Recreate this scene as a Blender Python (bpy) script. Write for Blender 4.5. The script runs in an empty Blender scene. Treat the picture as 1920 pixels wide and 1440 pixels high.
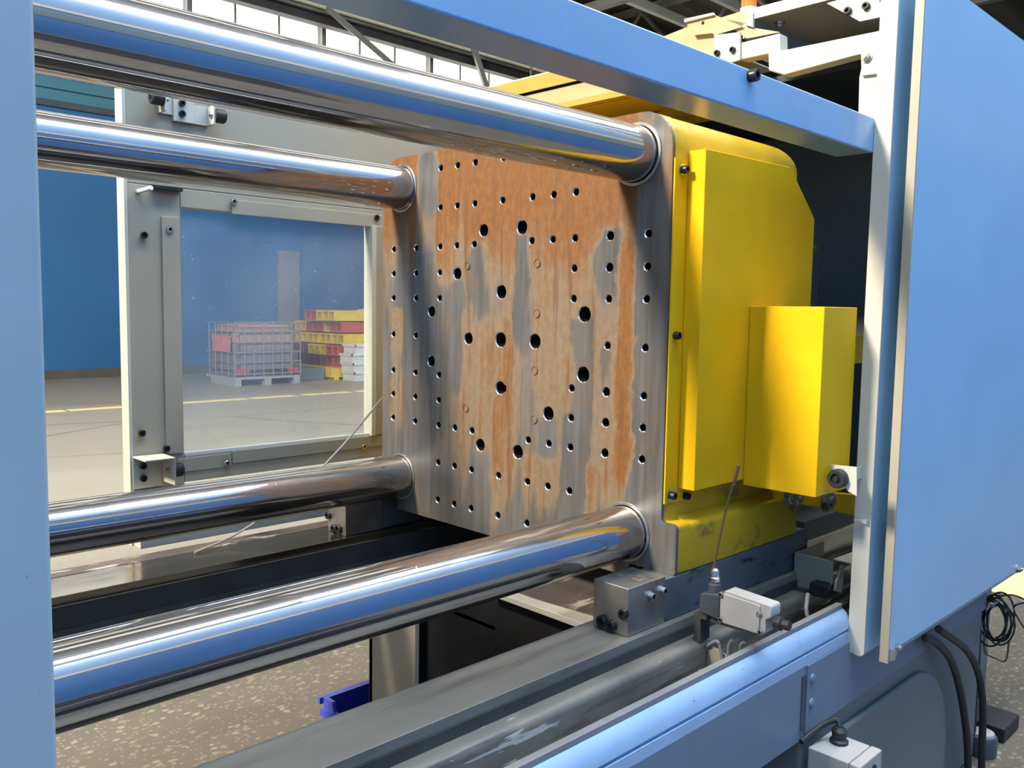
import bpy, bmesh, math, random
from mathutils import Vector, Matrix
random.seed(7)
S = bpy.context.scene
COL = S.collection
# ------------------------------------------------------------------ camera (solved from the platen's hole grid)
CAMP = Vector((-1.51101, -1.59240, 1.40035))
FPX = 1616.25
RIGHT = Vector((0.71642603, -0.69747591, 0.01615846))
UP = Vector((0.04945956, 0.07387866, 0.99604001))
FWD = Vector((0.69590767, 0.7127898, -0.08742545))
cam = bpy.data.cameras.new('camera')
cam.sensor_width = 36.0
cam.lens = FPX / 1920 * 36
cam.clip_start = 0.02
cam.clip_end = 200
camo = bpy.data.objects.new('camera', cam)
M = Matrix((RIGHT, UP, -FWD)).transposed().to_4x4()
M.translation = CAMP
camo.matrix_world = M
COL.objects.link(camo)
S.camera = camo
S.view_settings.view_transform = 'Standard'
S.view_settings.look = 'None'
S.view_settings.gamma = 1
S.view_settings.use_curve_mapping = False
S.view_settings.exposure = -0.08
S.cycles.caustics_reflective = False
# ------------------------------------------------------------------ world and lights
W = bpy.data.worlds.new('sky')
S.world = W
W.use_nodes = True
W.node_tree.nodes['Background'].inputs[0].default_value = (0.80, 0.90, 1.0, 1)
W.node_tree.nodes['Background'].inputs[1].default_value = 1.5

def area_light(name, loc, target, sx, sy, power, color=(1, 1, 1)):
    l = bpy.data.lights.new(name, 'AREA')
    l.shape = 'RECTANGLE'
    l.size = sx
    l.size_y = sy
    l.energy = power
    l.color = color
    o = bpy.data.objects.new(name, l)
    o.location = loc
    o.rotation_euler = (Vector(target) - Vector(loc)).to_track_quat('-Z', 'Y').to_euler()
    COL.objects.link(o)
    return o
# key: the roof light over the bay to the rear left; the others are unseen lamps added for fill and bar highlights
area_light('roof_light_key', (-9.0, 1.95, 8.0), (0, -0.1, 1.2), 1.5, 1.5, 3300, (1.0, 0.90, 0.74))
area_light('fill_rear', (6.0, 8.5, 9.7), (6.0, 8.5, 0), 12, 4.5, 330, (1.0, 0.95, 0.86))
area_light('fill_front', (1.5, -2.2, 9.7), (1.5, -2.2, 0), 11.0, 1.6, 1500, (0.92, 0.96, 1.0))
area_light('highlight_middle', (3.0, 3.6, 9.7), (3.0, 3.6, 0), 16, 1.2, 170, (1.0, 0.97, 0.92))
area_light('fill_right', (8.0, -0.6, 9.7), (8.0, -0.6, 0), 6, 2.5, 600, (1.0, 0.96, 0.88))
area_light('fill_left', (-8.0, 6.0, 9.7), (-8.0, 6.0, 0), 6, 6, 250, (1.0, 0.95, 0.87))

def P(px, py, axis, v):
    """point of the photograph (px, py) on the plane axis = v (world metres)"""
    d = RIGHT * ((px - 960) / FPX) + UP * ((720 - py) / FPX) + FWD
    i = 'xyz'.index(axis)
    return CAMP + d * ((v - CAMP[i]) / d[i])

# ------------------------------------------------------------------ materials
MAT = {}
def mat(name, color, rough=0.5, metal=0.0, var=0.12, scale=9.0, bump=0.0, bscale=120, spec=0.5, coat=0.0, rvar=0.1):
    m = bpy.data.materials.new(name)
    m.use_nodes = True
    nt = m.node_tree
    b = nt.nodes['Principled BSDF']
    b.inputs['Metallic'].default_value = metal
    b.inputs['Specular IOR Level'].default_value = spec
    b.inputs['Coat Weight'].default_value = coat
    b.inputs['Coat Roughness'].default_value = 0.15
    tc = nt.nodes.new('ShaderNodeTexCoord')
    n = nt.nodes.new('ShaderNodeTexNoise')
    n.inputs['Scale'].default_value = scale
    n.inputs['Detail'].default_value = 6
    nt.links.new(tc.outputs['Object'], n.inputs['Vector'])
    r = nt.nodes.new('ShaderNodeMapRange')
    r.inputs['From Min'].default_value = 0.3
    r.inputs['From Max'].default_value = 0.7
    r.inputs['To Min'].default_value = 1 - var
    r.inputs['To Max'].default_value = 1 + var
    nt.links.new(n.outputs['Fac'], r.inputs['Value'])
    mx = nt.nodes.new('ShaderNodeVectorMath')
    mx.operation = 'SCALE'
    mx.inputs[0].default_value = color[:3]
    nt.links.new(r.outputs[0], mx.inputs['Scale'])
    nt.links.new(mx.outputs[0], b.inputs['Base Color'])
    r2 = nt.nodes.new('ShaderNodeMapRange')
    r2.inputs['From Min'].default_value = 0.3
    r2.inputs['From Max'].default_value = 0.7
    r2.inputs['To Min'].default_value = max(0.02, rough - rvar * rough)
    r2.inputs['To Max'].default_value = min(1, rough + rvar * rough)
    nt.links.new(n.outputs['Fac'], r2.inputs['Value'])
    nt.links.new(r2.outputs[0], b.inputs['Roughness'])
    if bump:
        n2 = nt.nodes.new('ShaderNodeTexNoise')
        n2.inputs['Scale'].default_value = bscale
        n2.inputs['Detail'].default_value = 4
        nt.links.new(tc.outputs['Object'], n2.inputs['Vector'])
        bp = nt.nodes.new('ShaderNodeBump')
        bp.inputs['Strength'].default_value = bump
        bp.inputs['Distance'].default_value = 0.003
        nt.links.new(n2.outputs['Fac'], bp.inputs['Height'])
        nt.links.new(bp.outputs[0], b.inputs['Normal'])
    MAT[name] = m
    return m

def nodes_of(m):
    nt = m.node_tree
    return nt, nt.nodes['Principled BSDF'], nt.nodes['Texture Coordinate']

def add_mask(m, color, lo, hi, scale=(30, 30, 30), detail=5, rough=None, metal=None, thresh_src='noise'):
    """blend a second colour (chips, dirt, rust) over the material by a noise threshold"""
    nt, b, tc = nodes_of(m)
    mp = nt.nodes.new('ShaderNodeMapping')
    mp.inputs['Scale'].default_value = scale
    nt.links.new(tc.outputs['Object'], mp.inputs['Vector'])
    n = nt.nodes.new('ShaderNodeTexNoise')
    n.inputs['Scale'].default_value = 1
    n.inputs['Detail'].default_value = detail
    n.inputs['Roughness'].default_value = 0.65
    nt.links.new(mp.outputs[0], n.inputs['Vector'])
    r = nt.nodes.new('ShaderNodeMapRange')
    r.inputs['From Min'].default_value = lo
    r.inputs['From Max'].default_value = hi
    nt.links.new(n.outputs['Fac'], r.inputs['Value'])
    src = b.inputs['Base Color'].links[0].from_socket
    mix = nt.nodes.new('ShaderNodeMix')
    mix.data_type = 'RGBA'
    nt.links.new(r.outputs[0], mix.inputs['Factor'])
    nt.links.new(src, mix.inputs[6])
    mix.inputs[7].default_value = (*color, 1)
    nt.links.new(mix.outputs[2], b.inputs['Base Color'])
    for key, val in (('Roughness', rough), ('Metallic', metal)):
        if val is None:
            continue
        mm = nt.nodes.new('ShaderNodeMix')
        mm.data_type = 'FLOAT'
        nt.links.new(r.outputs[0], mm.inputs['Factor'])
        if b.inputs[key].links:
            nt.links.new(b.inputs[key].links[0].from_socket, mm.inputs[2])
        else:
            mm.inputs[2].default_value = b.inputs[key].default_value
        mm.inputs[3].default_value = val
        nt.links.new(mm.outputs[0], b.inputs[key])
    return r, mix

def emit(name, color, strength):
    m = bpy.data.materials.new(name)
    m.use_nodes = True
    b = m.node_tree.nodes['Principled BSDF']
    b.inputs['Base Color'].default_value = (*color, 1)
    b.inputs['Emission Color'].default_value = (*color, 1)
    b.inputs['Emission Strength'].default_value = strength
    MAT[name] = m
    return m

mat('blue_paint', (0.31, 0.50, 0.64), 0.38, var=0.05, scale=4, coat=0.15)
mat('blue_beam', (0.24, 0.41, 0.58), 0.28, var=0.05, scale=5, coat=0.25)
mat('blue_post', (0.34, 0.41, 0.42), 0.42, var=0.05, scale=5)
add_mask(MAT['blue_post'], (0.06, 0.10, 0.14), 0.70, 0.73, (60, 60, 25))
mat('blue_rail', (0.32, 0.46, 0.62), 0.30, var=0.06, scale=12, coat=0.2)
add_mask(MAT['blue_rail'], (0.03, 0.05, 0.08), 0.70, 0.73, (25, 90, 90))
mat('blue_grey_paint', (0.165, 0.175, 0.165), 0.48, var=0.08, scale=3, bump=0.08)
mat('apron_paint', (0.15, 0.20, 0.25), 0.45, var=0.08, scale=5)
mat('yellow_paint', (0.75, 0.43, 0.008), 0.45, spec=0.12, var=0.06, scale=7, bump=0.12, bscale=160)
add_mask(MAT['yellow_paint'], (0.10, 0.07, 0.02), 0.74, 0.78, (45, 45, 45))
mat('yellow_casting', (0.56, 0.335, 0.012), 0.45, spec=0.25, var=0.10, scale=9, bump=0.25, bscale=60)
add_mask(MAT['yellow_casting'], (0.09, 0.07, 0.04), 0.58, 0.72, (11, 11, 14))
mat('cream_paint', (0.53, 0.51, 0.425), 0.42, var=0.04, scale=6)
add_mask(MAT['cream_paint'], (0.20, 0.18, 0.14), 0.74, 0.77, (40, 40, 40))
mat('cream_yellow_bounce', (0.43, 0.27, 0.05), 0.42, var=0.06, scale=6)  # cream paint with the platen's yellow bounce light put into the colour
mat('grey_cream', (0.36, 0.32, 0.235), 0.45, var=0.05, scale=4)
add_mask(MAT['grey_cream'], (0.10, 0.09, 0.07), 0.73, 0.77, (22, 22, 22))
mat('cream_pale_bounce', (0.42, 0.345, 0.18), 0.45, var=0.05)  # cream again, with a weaker yellow bounce painted in
mat('grey_paint', (0.33, 0.34, 0.33), 0.45, var=0.08, scale=8)
mat('switch_grey', (0.40, 0.37, 0.335), 0.55, var=0.06, scale=20)
mat('dark_grey', (0.05, 0.058, 0.065), 0.5, var=0.25, scale=8)
mat('inner_blue_grey', (0.10, 0.13, 0.16), 0.5, var=0.2, scale=3)
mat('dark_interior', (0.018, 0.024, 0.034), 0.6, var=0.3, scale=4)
mat('black_rubber', (0.015, 0.015, 0.017), 0.55, var=0.15, scale=30)
mat('black_oxide', (0.03, 0.03, 0.032), 0.35, metal=0.6, var=0.15, scale=40)
mat('bright_steel', (0.62, 0.61, 0.60), 0.25, metal=1.0, var=0.1, scale=40)
mat('dull_steel', (0.40, 0.385, 0.36), 0.38, metal=0.9, var=0.2, scale=14, bump=0.1)
add_mask(MAT['dull_steel'], (0.16, 0.09, 0.05), 0.60, 0.70, (22, 22, 22), rough=0.7, metal=0.2)
mat('shoe_steel', (0.15, 0.165, 0.18), 0.42, metal=0.5, var=0.15, scale=10)
add_mask(MAT['shoe_steel'], (0.03, 0.03, 0.03), 0.58, 0.72, (10, 30, 30))
mat('way_oiled', (0.27, 0.245, 0.195), 0.38, metal=0.25, var=0.12, scale=5)
add_mask(MAT['way_oiled'], (0.15, 0.125, 0.09), 0.52, 0.72, (2.0, 22, 22))
mat('ledge_rust', (0.09, 0.072, 0.06), 0.5, var=0.2, scale=6)
add_mask(MAT['ledge_rust'], (0.42, 0.36, 0.29), 0.56, 0.62, (6, 30, 30), detail=8)
mat('way_steel', (0.27, 0.24, 0.19), 0.17, metal=0.92, var=0.10, scale=6, rvar=0.25)
add_mask(MAT['way_steel'], (0.20, 0.17, 0.12), 0.55, 0.75, (2.0, 22, 22), rough=0.4)
mat('bed_paint', (0.23, 0.205, 0.165), 0.40, var=0.25, scale=6, bump=0.15, bscale=30)
add_mask(MAT['bed_paint'], (0.045, 0.04, 0.035), 0.50, 0.62, (1.5, 14, 14), detail=8)
add_mask(MAT['bed_paint'], (0.58, 0.55, 0.49), 0.60, 0.63, (5, 26, 40), detail=8)
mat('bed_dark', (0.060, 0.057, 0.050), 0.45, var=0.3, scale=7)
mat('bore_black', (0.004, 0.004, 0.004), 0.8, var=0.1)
mat('orange_lens', (0.95, 0.16, 0.02), 0.2, var=0.05)
mat('blue_plastic', (0.06, 0.08, 0.42), 0.4, var=0.06)
mat('white_plastic', (0.72, 0.72, 0.68), 0.4, var=0.05)
mat('cable_grey', (0.22, 0.21, 0.20), 0.5, var=0.1)
mat('wire_brown', (0.16, 0.10, 0.05), 0.45, var=0.2, metal=0.3)
mat('wire_steel', (0.40, 0.38, 0.34), 0.4, var=0.2, metal=0.5)
mat('wall_blue', (0.024, 0.122, 0.28), 0.55, var=0.10, scale=0.8, bump=0.15, bscale=6)
mat('wall_teal', (0.06, 0.20, 0.24), 0.6, var=0.08, scale=1.0)
mat('wall_base', (0.10, 0.085, 0.06), 0.7, var=0.2, scale=2)
mat('stripe_cream', (0.92, 0.86, 0.66), 0.5, var=0.05)
mat('wall_front_blue', (0.06, 0.22, 0.66), 0.5, var=0.06, scale=0.5)
mat('wall_front_light', (0.20, 0.45, 0.92), 0.5, var=0.06, scale=0.5)
mat('wall_top_tan', (0.34, 0.30, 0.22), 0.8, var=0.3, scale=1.5)
mat('girder_dark', (0.05, 0.045, 0.04), 0.7, var=0.3, scale=2)
mat('roof_brown', (0.10, 0.085, 0.065), 0.8, var=0.25, scale=1.2)
mat('truss_grey', (0.22, 0.21, 0.18), 0.6, var=0.1)
mat('purlin_cream', (0.62, 0.57, 0.42), 0.6, var=0.08)
mat('pilaster_grey', (0.20, 0.21, 0.22), 0.6, var=0.1, scale=2)
mat('red_paint', (0.55, 0.075, 0.035), 0.5, var=0.2, scale=3)
mat('dark_red_paint', (0.24, 0.04, 0.03), 0.55, var=0.25, scale=3)
mat('beam_yellow', (0.78, 0.52, 0.03), 0.5, var=0.15, scale=5)
mat('beacon_base', (0.5, 0.5, 0.47), 0.5)
mat('box_grey', (0.14, 0.16, 0.16), 0.6, var=0.1)
mat('tote_label', (0.70, 0.22, 0.22), 0.5, var=0.1)
mat('tote_red', (0.55, 0.05, 0.06), 0.45, var=0.1)
mat('cage_steel', (0.30, 0.29, 0.28), 0.45, metal=0.6, var=0.1)
mat('floor_yellow', (0.95, 0.72, 0.30), 0.6, var=0.1, scale=1.5)
emit('window_light', (1.0, 0.97, 0.90), 4.5)

# chrome of the tie bars: polished, slightly scuffed, wear boundary where the platen runs
m = mat('chrome', (0.42, 0.415, 0.415), 0.085, metal=1.0, var=0.06, scale=6, rvar=0.35)
nt, b, tc = nodes_of(m)
add_mask(m, (0.30, 0.28, 0.27), 0.54, 0.75, (1.2, 9, 9), rough=0.16)
add_mask(m, (0.10, 0.09, 0.08), 0.735, 0.76, (55, 55, 55), rough=0.5)
add_mask(m, (0.55, 0.55, 0.55), 0.70, 0.74, (60, 60, 60), rough=0.38)
spx = nt.nodes.new('ShaderNodeSeparateXYZ'); nt.links.new(tc.outputs['Object'], spx.inputs[0])
wr = nt.nodes.new('ShaderNodeMapRange')
wr.inputs['From Min'].default_value = -0.84; wr.inputs['From Max'].default_value = -0.83
wr.inputs['To Min'].default_value = 0.5; wr.inputs['To Max'].default_value = 1.15
nt.links.new(spx.outputs['X'], wr.inputs['Value'])
wm_ = nt.nodes.new('ShaderNodeMath'); wm_.operation = 'MULTIPLY'
nt.links.new(b.inputs['Roughness'].links[0].from_socket, wm_.inputs[0]); nt.links.new(wr.outputs[0], wm_.inputs[1])
nt.links.new(wm_.outputs[0], b.inputs['Roughness'])

# hazy second lobe: fine circumferential scuffing
hz = nt.nodes.new('ShaderNodeBsdfPrincipled')
hz.inputs['Metallic'].default_value = 1.0
hz.inputs['Base Color'].default_value = (0.46, 0.44, 0.43, 1)
hz.inputs['Roughness'].default_value = 0.42
mxs = nt.nodes.new('ShaderNodeMixShader'); mxs.inputs[0].default_value = 0.16
nt.links.new(b.outputs[0], mxs.inputs[1]); nt.links.new(hz.outputs[0], mxs.inputs[2])
nt.links.new(mxs.outputs[0], nt.nodes['Material Output'].inputs['Surface'])

# tank plastic: peach contents above a grey dusty lower part
m = mat('tank_plastic', (0.50, 0.30, 0.22), 0.45, var=0.10, scale=3)
nt, b, tc = nodes_of(m)
sp = nt.nodes.new('ShaderNodeSeparateXYZ')
nt.links.new(tc.outputs['Object'], sp.inputs[0])
rr = nt.nodes.new('ShaderNodeMapRange')
rr.inputs['From Min'].default_value = 0.78
rr.inputs['From Max'].default_value = 0.60
nt.links.new(sp.outputs['Z'], rr.inputs['Value'])
mx = nt.nodes.new('ShaderNodeMix'); mx.data_type = 'RGBA'
nt.links.new(rr.outputs[0], mx.inputs['Factor'])
nt.links.new(b.inputs['Base Color'].links[0].from_socket, mx.inputs[6])
mx.inputs[7].default_value = (0.25, 0.20, 0.185, 1)
nt.links.new(mx.outputs[2], b.inputs['Base Color'])

# scratched clear guard window
m = bpy.data.materials.new('guard_glass'); m.use_nodes = True
nt = m.node_tree
for n in list(nt.nodes):
    nt.nodes.remove(n)
out = nt.nodes.new('ShaderNodeOutputMaterial')
mixs = nt.nodes.new('ShaderNodeMixShader')
tr = nt.nodes.new('ShaderNodeBsdfTransparent'); tr.inputs[0].default_value = (0.95, 0.97, 0.97, 1)
pb = nt.nodes.new('ShaderNodeBsdfPrincipled'); pb.inputs['Base Color'].default_value = (0.62, 0.70, 0.78, 1)
pb.inputs['Roughness'].default_value = 0.35
tc = nt.nodes.new('ShaderNodeTexCoord')
mp = nt.nodes.new('ShaderNodeMapping'); mp.inputs['Scale'].default_value = (75, 75, 75)
n1 = nt.nodes.new('ShaderNodeTexNoise'); n1.inputs['Scale'].default_value = 1; n1.inputs['Detail'].default_value = 8
nt.links.new(tc.outputs['Object'], mp.inputs['Vector']); nt.links.new(mp.outputs[0], n1.inputs['Vector'])
r1 = nt.nodes.new('ShaderNodeMapRange'); r1.inputs['From Min'].default_value = 0.66; r1.inputs['From Max'].default_value = 0.74
r1.inputs['To Min'].default_value = 0.0; r1.inputs['To Max'].default_value = 0.28
nt.links.new(n1.outputs['Fac'], r1.inputs['Value'])
n2 = nt.nodes.new('ShaderNodeTexNoise'); n2.inputs['Scale'].default_value = 3.0; n2.inputs['Detail'].default_value = 4
nt.links.new(tc.outputs['Object'], n2.inputs['Vector'])
r2 = nt.nodes.new('ShaderNodeMapRange'); r2.inputs['From Min'].default_value = 0.3; r2.inputs['From Max'].default_value = 0.7
r2.inputs['To Min'].default_value = 0.07; r2.inputs['To Max'].default_value = 0.20
nt.links.new(n2.outputs['Fac'], r2.inputs['Value'])
ad = nt.nodes.new('ShaderNodeMath'); ad.operation = 'ADD'; ad.use_clamp = True
nt.links.new(r1.outputs[0], ad.inputs[0]); nt.links.new(r2.outputs[0], ad.inputs[1])
nt.links.new(ad.outputs[0], mixs.inputs[0]); nt.links.new(tr.outputs[0], mixs.inputs[1]); nt.links.new(pb.outputs[0], mixs.inputs[2])
nt.links.new(mixs.outputs[0], out.inputs['Surface'])
MAT['guard_glass'] = m

# rusted platen face: grey steel under orange rust that ran down in vertical streaks
m = bpy.data.materials.new('rusted_face'); m.use_nodes = True
nt = m.node_tree; b = nt.nodes['Principled BSDF']
tc = nt.nodes.new('ShaderNodeTexCoord')
def noise(scale, detail=6, rough=0.6, off=0.0):
    mp = nt.nodes.new('ShaderNodeMapping'); mp.inputs['Scale'].default_value = scale
    mp.inputs['Location'].default_value = (off, off * 1.7, off * 0.6)
    nt.links.new(tc.outputs['Object'], mp.inputs['Vector'])
    n = nt.nodes.new('ShaderNodeTexNoise'); n.inputs['Scale'].default_value = 1
    n.inputs['Detail'].default_value = detail; n.inputs['Roughness'].default_value = rough
    nt.links.new(mp.outputs[0], n.inputs['Vector'])
    return n.outputs['Fac']
def math_(op, a, bb):
    n = nt.nodes.new('ShaderNodeMath'); n.operation = op
    for i, v in enumerate((a, bb)):
        if isinstance(v, (int, float)):
            n.inputs[i].default_value = v
        else:
            nt.links.new(v, n.inputs[i])
    return n.outputs[0]
def mrange(v, a, c, t0=0.0, t1=1.0):
    n = nt.nodes.new('ShaderNodeMapRange'); n.interpolation_type = 'SMOOTHSTEP'
    n.inputs['From Min'].default_value = a; n.inputs['From Max'].default_value = c
    n.inputs['To Min'].default_value = t0; n.inputs['To Max'].default_value = t1
    nt.links.new(v, n.inputs['Value'])
    return n.outputs[0]
def cmix(f, a, c):
    n = nt.nodes.new('ShaderNodeMix'); n.data_type = 'RGBA'
    nt.links.new(f, n.inputs['Factor'])
    for i, v in ((6, a), (7, c)):
        if isinstance(v, tuple):
            n.inputs[i].default_value = (*v, 1)
        else:
            nt.links.new(v, n.inputs[i])
    return n.outputs[2]
sp = nt.nodes.new('ShaderNodeSeparateXYZ'); nt.links.new(tc.outputs['Object'], sp.inputs[0])
Y, Z = sp.outputs['Y'], sp.outputs['Z']          # local: y across, z up from the platen centre line (see platen origin)
streak = noise((3, 13, 1.1), 7, 0.62)
streak2 = noise((3, 42, 2.6), 7, 0.65, 3.1)
blot = noise((9, 9, 9), 8, 0.7, 1.3)
fine = noise((70, 70, 40), 5, 0.7)
# zones that stayed rusty: broad top centre, the right-hand third, thinner towards the foot; bare strips under the bars
wob = math_('MULTIPLY', math_('SUBTRACT', noise((3, 11, 8), 7, 0.7, 5.0), 0.5), 0.075)
Yw = math_('ADD', Y, wob)
top = mrange(Z, 0.10, 0.40)                         # rust spread across the top
offset = math_('SUBTRACT', math_('MULTIPLY', top, 0.22), -0.075)
edgeR = mrange(Yw, -0.40, -0.45)                     # grey right border
edgeL = mrange(Yw, 0.22, 0.30)                       # grey left columns
low = mrange(Z, -0.28, -0.46)
offset = math_('SUBTRACT', offset, math_('MULTIPLY', edgeR, 0.30))
offset = math_('SUBTRACT', offset, math_('MULTIPLY', edgeL, 0.16))
offset = math_('SUBTRACT', offset, math_('MULTIPLY', low, 0.16))
base = math_('ADD', math_('ADD', math_('MULTIPLY', streak, 0.80), math_('MULTIPLY', blot, 0.22)), offset)
bands = None
for px, py, pyb, wpx, amt in ((978, 440, 650, 26, .22), (897, 455, 590, 34, .20), (857, 530, 720, 24, .20), (1093, 600, 900, 34, .24), (1144, 430, 540, 30, .22),
                         (1213, 560, 900, 30, .22), (1137, 655, 720, 20, .18), (822, 540, 800, 40, .16), (1128, 460, 540, 26, .18), (795, 480, 900, 36, .14), (1028, 785, 860, 34, .2), (905, 850, 960, 40, .1), (1075, 780, 930, 40, .2), (805, 290, 400, 34, .22), (1178, 455, 900, 34, -.30), (745, 580, 830, 22, -.26), (1040, 470, 880, 70, -.06), (930, 600, 980, 60, -.10), (1010, 860, 985, 60, -.14), (1110, 880, 1000, 24, -.16)):
    q0 = P(px, py, 'x', 0); q1 = P(px, pyb, 'x', 0); w0 = abs(P(px + wpx / 2, py, 'x', 0).y - q0.y)
    n = nt.nodes.new('ShaderNodeMath'); n.operation = 'COMPARE'
    d = math_('ABSOLUTE', math_('SUBTRACT', Yw, q0.y), 0)
    f = math_('MULTIPLY', mrange(d, w0 * 1.55, w0 * .45), math_('MULTIPLY', mrange(Z, q0.z - 1.32 + .02, q0.z - 1.32 - .01), mrange(Z, q1.z - 1.32 - .06, q1.z - 1.32 + .06)))
    f = math_('MULTIPLY', f, amt)
    bands = f if bands is None else math_('ADD', bands, f)
base = math_('SUBTRACT', base, bands)
rust = mrange(base, 0.42, 0.63)
deep = mrange(math_('ADD', math_('MULTIPLY', streak2, 0.42), math_('ADD', math_('MULTIPLY', blot, 0.12), math_('ADD', math_('MULTIPLY', top, 0.10), math_('MULTIPLY', base, 0.60)))), 0.61, 0.80)
dark = mrange(streak2, 0.55, 0.64)
steel = cmix(math_('MULTIPLY', mrange(blot, 0.48, 0.66), 0.45), cmix(mrange(streak2, 0.35, 0.65), (0.165, 0.163, 0.158), (0.112, 0.108, 0.102)), (0.20, 0.135, 0.08))
tan = cmix(mrange(fine, 0.35, 0.65), (0.205, 0.143, 0.086), (0.165, 0.112, 0.066))
orange = cmix(mrange(fine, 0.35, 0.65), (0.20, 0.08, 0.015), (0.15, 0.055, 0.010))
col = cmix(rust, steel, cmix(deep, tan, orange))
col = cmix(math_('MULTIPLY', math_('MULTIPLY', dark, mrange(rust, 0, 1, 0.25, 1.0)), 0.6), col, (0.11, 0.05, 0.022))
nt.links.new(col, b.inputs['Base Color'])
nt.links.new(mrange(rust, 0, 1, 0.36, 0.62), b.inputs['Roughness'])
nt.links.new(mrange(rust, 0, 1, 0.35, 0.05), b.inputs['Metallic'])
bp = nt.nodes.new('ShaderNodeBump'); bp.inputs['Strength'].default_value = 0.12; bp.inputs['Distance'].default_value = 0.002
nt.links.new(fine, bp.inputs['Height']); nt.links.new(bp.outputs[0], b.inputs['Normal'])
MAT['rusted_face'] = m

# floor: exposed pebble concrete near the machine, worn smoother beige concrete with cracks beyond
m = bpy.data.materials.new('floor_concrete'); m.use_nodes = True
nt = m.node_tree; b = nt.nodes['Principled BSDF']
tc = nt.nodes.new('ShaderNodeTexCoord')
def vor(scale, feat='F1', warp=1.0):
    v = nt.nodes.new('ShaderNodeTexVoronoi'); v.feature = feat
    mp = nt.nodes.new('ShaderNodeMapping'); mp.inputs['Scale'].default_value = scale
    nt.links.new(tc.outputs['Object'], mp.inputs['Vector'])
    wn = nt.nodes.new('ShaderNodeTexNoise'); wn.inputs['Scale'].default_value = 2.0
    nt.links.new(mp.outputs[0], wn.inputs['Vector'])
    ma = nt.nodes.new('ShaderNodeVectorMath'); ma.operation = 'MULTIPLY_ADD'
    ma.inputs[1].default_value = (warp, warp, warp)
    nt.links.new(wn.outputs['Color'], ma.inputs[0]); nt.links.new(mp.outputs[0], ma.inputs[2])
    nt.links.new(ma.outputs[0], v.inputs['Vector']); v.inputs['Scale'].default_value = 1
    return v
sp = nt.nodes.new('ShaderNodeSeparateXYZ'); nt.links.new(tc.outputs['Object'], sp.inputs[0])
v1 = vor((30, 42, 38), 'F1', 0.45)
v2 = vor((70, 90, 75), 'F1', 0.3)
peb = mrange(v1.outputs['Distance'], 0.40, 0.30)
sep = nt.nodes.new('ShaderNodeSeparateColor'); nt.links.new(v1.outputs['Color'], sep.inputs[0])
pick = mrange(sep.outputs[0], 0.42, 0.50)
pebcol = cmix(sep.outputs[1], (0.165, 0.13, 0.086), (0.31, 0.27, 0.21))
ground = cmix(noise((3, 3, 3), 6, 0.6), (0.088, 0.075, 0.053), (0.15, 0.128, 0.094))
sep2 = nt.nodes.new('ShaderNodeSeparateColor'); nt.links.new(v2.outputs['Color'], sep2.inputs[0])
ground = cmix(math_('MULTIPLY', math_('MULTIPLY', mrange(sep2.outputs[0], 0.72, 0.78), mrange(v2.outputs['Distance'], 0.42, 0.32)), 0.8), ground, (0.27, 0.235, 0.18))
near = cmix(math_('MULTIPLY', math_('MULTIPLY', peb, pick), 0.8), ground, pebcol)
far = cmix(noise((0.5, 1.6, 1), 7, 0.6, 2.0), (0.29, 0.25, 0.175), (0.42, 0.38, 0.29))
vc = vor((0.30, 0.42, 0.3), 'DISTANCE_TO_EDGE', 0.06)
crack = mrange(vc.outputs['Distance'], 0.012, 0.004)
far = cmix(math_('MULTIPLY', crack, 0.55), far, (0.16, 0.13, 0.09))
fa = mrange(sp.outputs['Y'], 2.2, 4.2)
fcol = cmix(fa, near, far)
wallside = mrange(sp.outputs['Y'], 10.3, 11.0)
fcol = cmix(math_('MULTIPLY', wallside, 0.55), fcol, (0.22, 0.17, 0.10))
nt.links.new(fcol, b.inputs['Base Color'])
b.inputs['Roughness'].default_value = 0.42
bp = nt.nodes.new('ShaderNodeBump'); bp.inputs['Strength'].default_value = 0.2; bp.inputs['Distance'].default_value = 0.002
nt.links.new(peb, bp.inputs['Height']); nt.links.new(bp.outputs[0], b.inputs['Normal'])
MAT['floor_concrete'] = m

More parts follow.
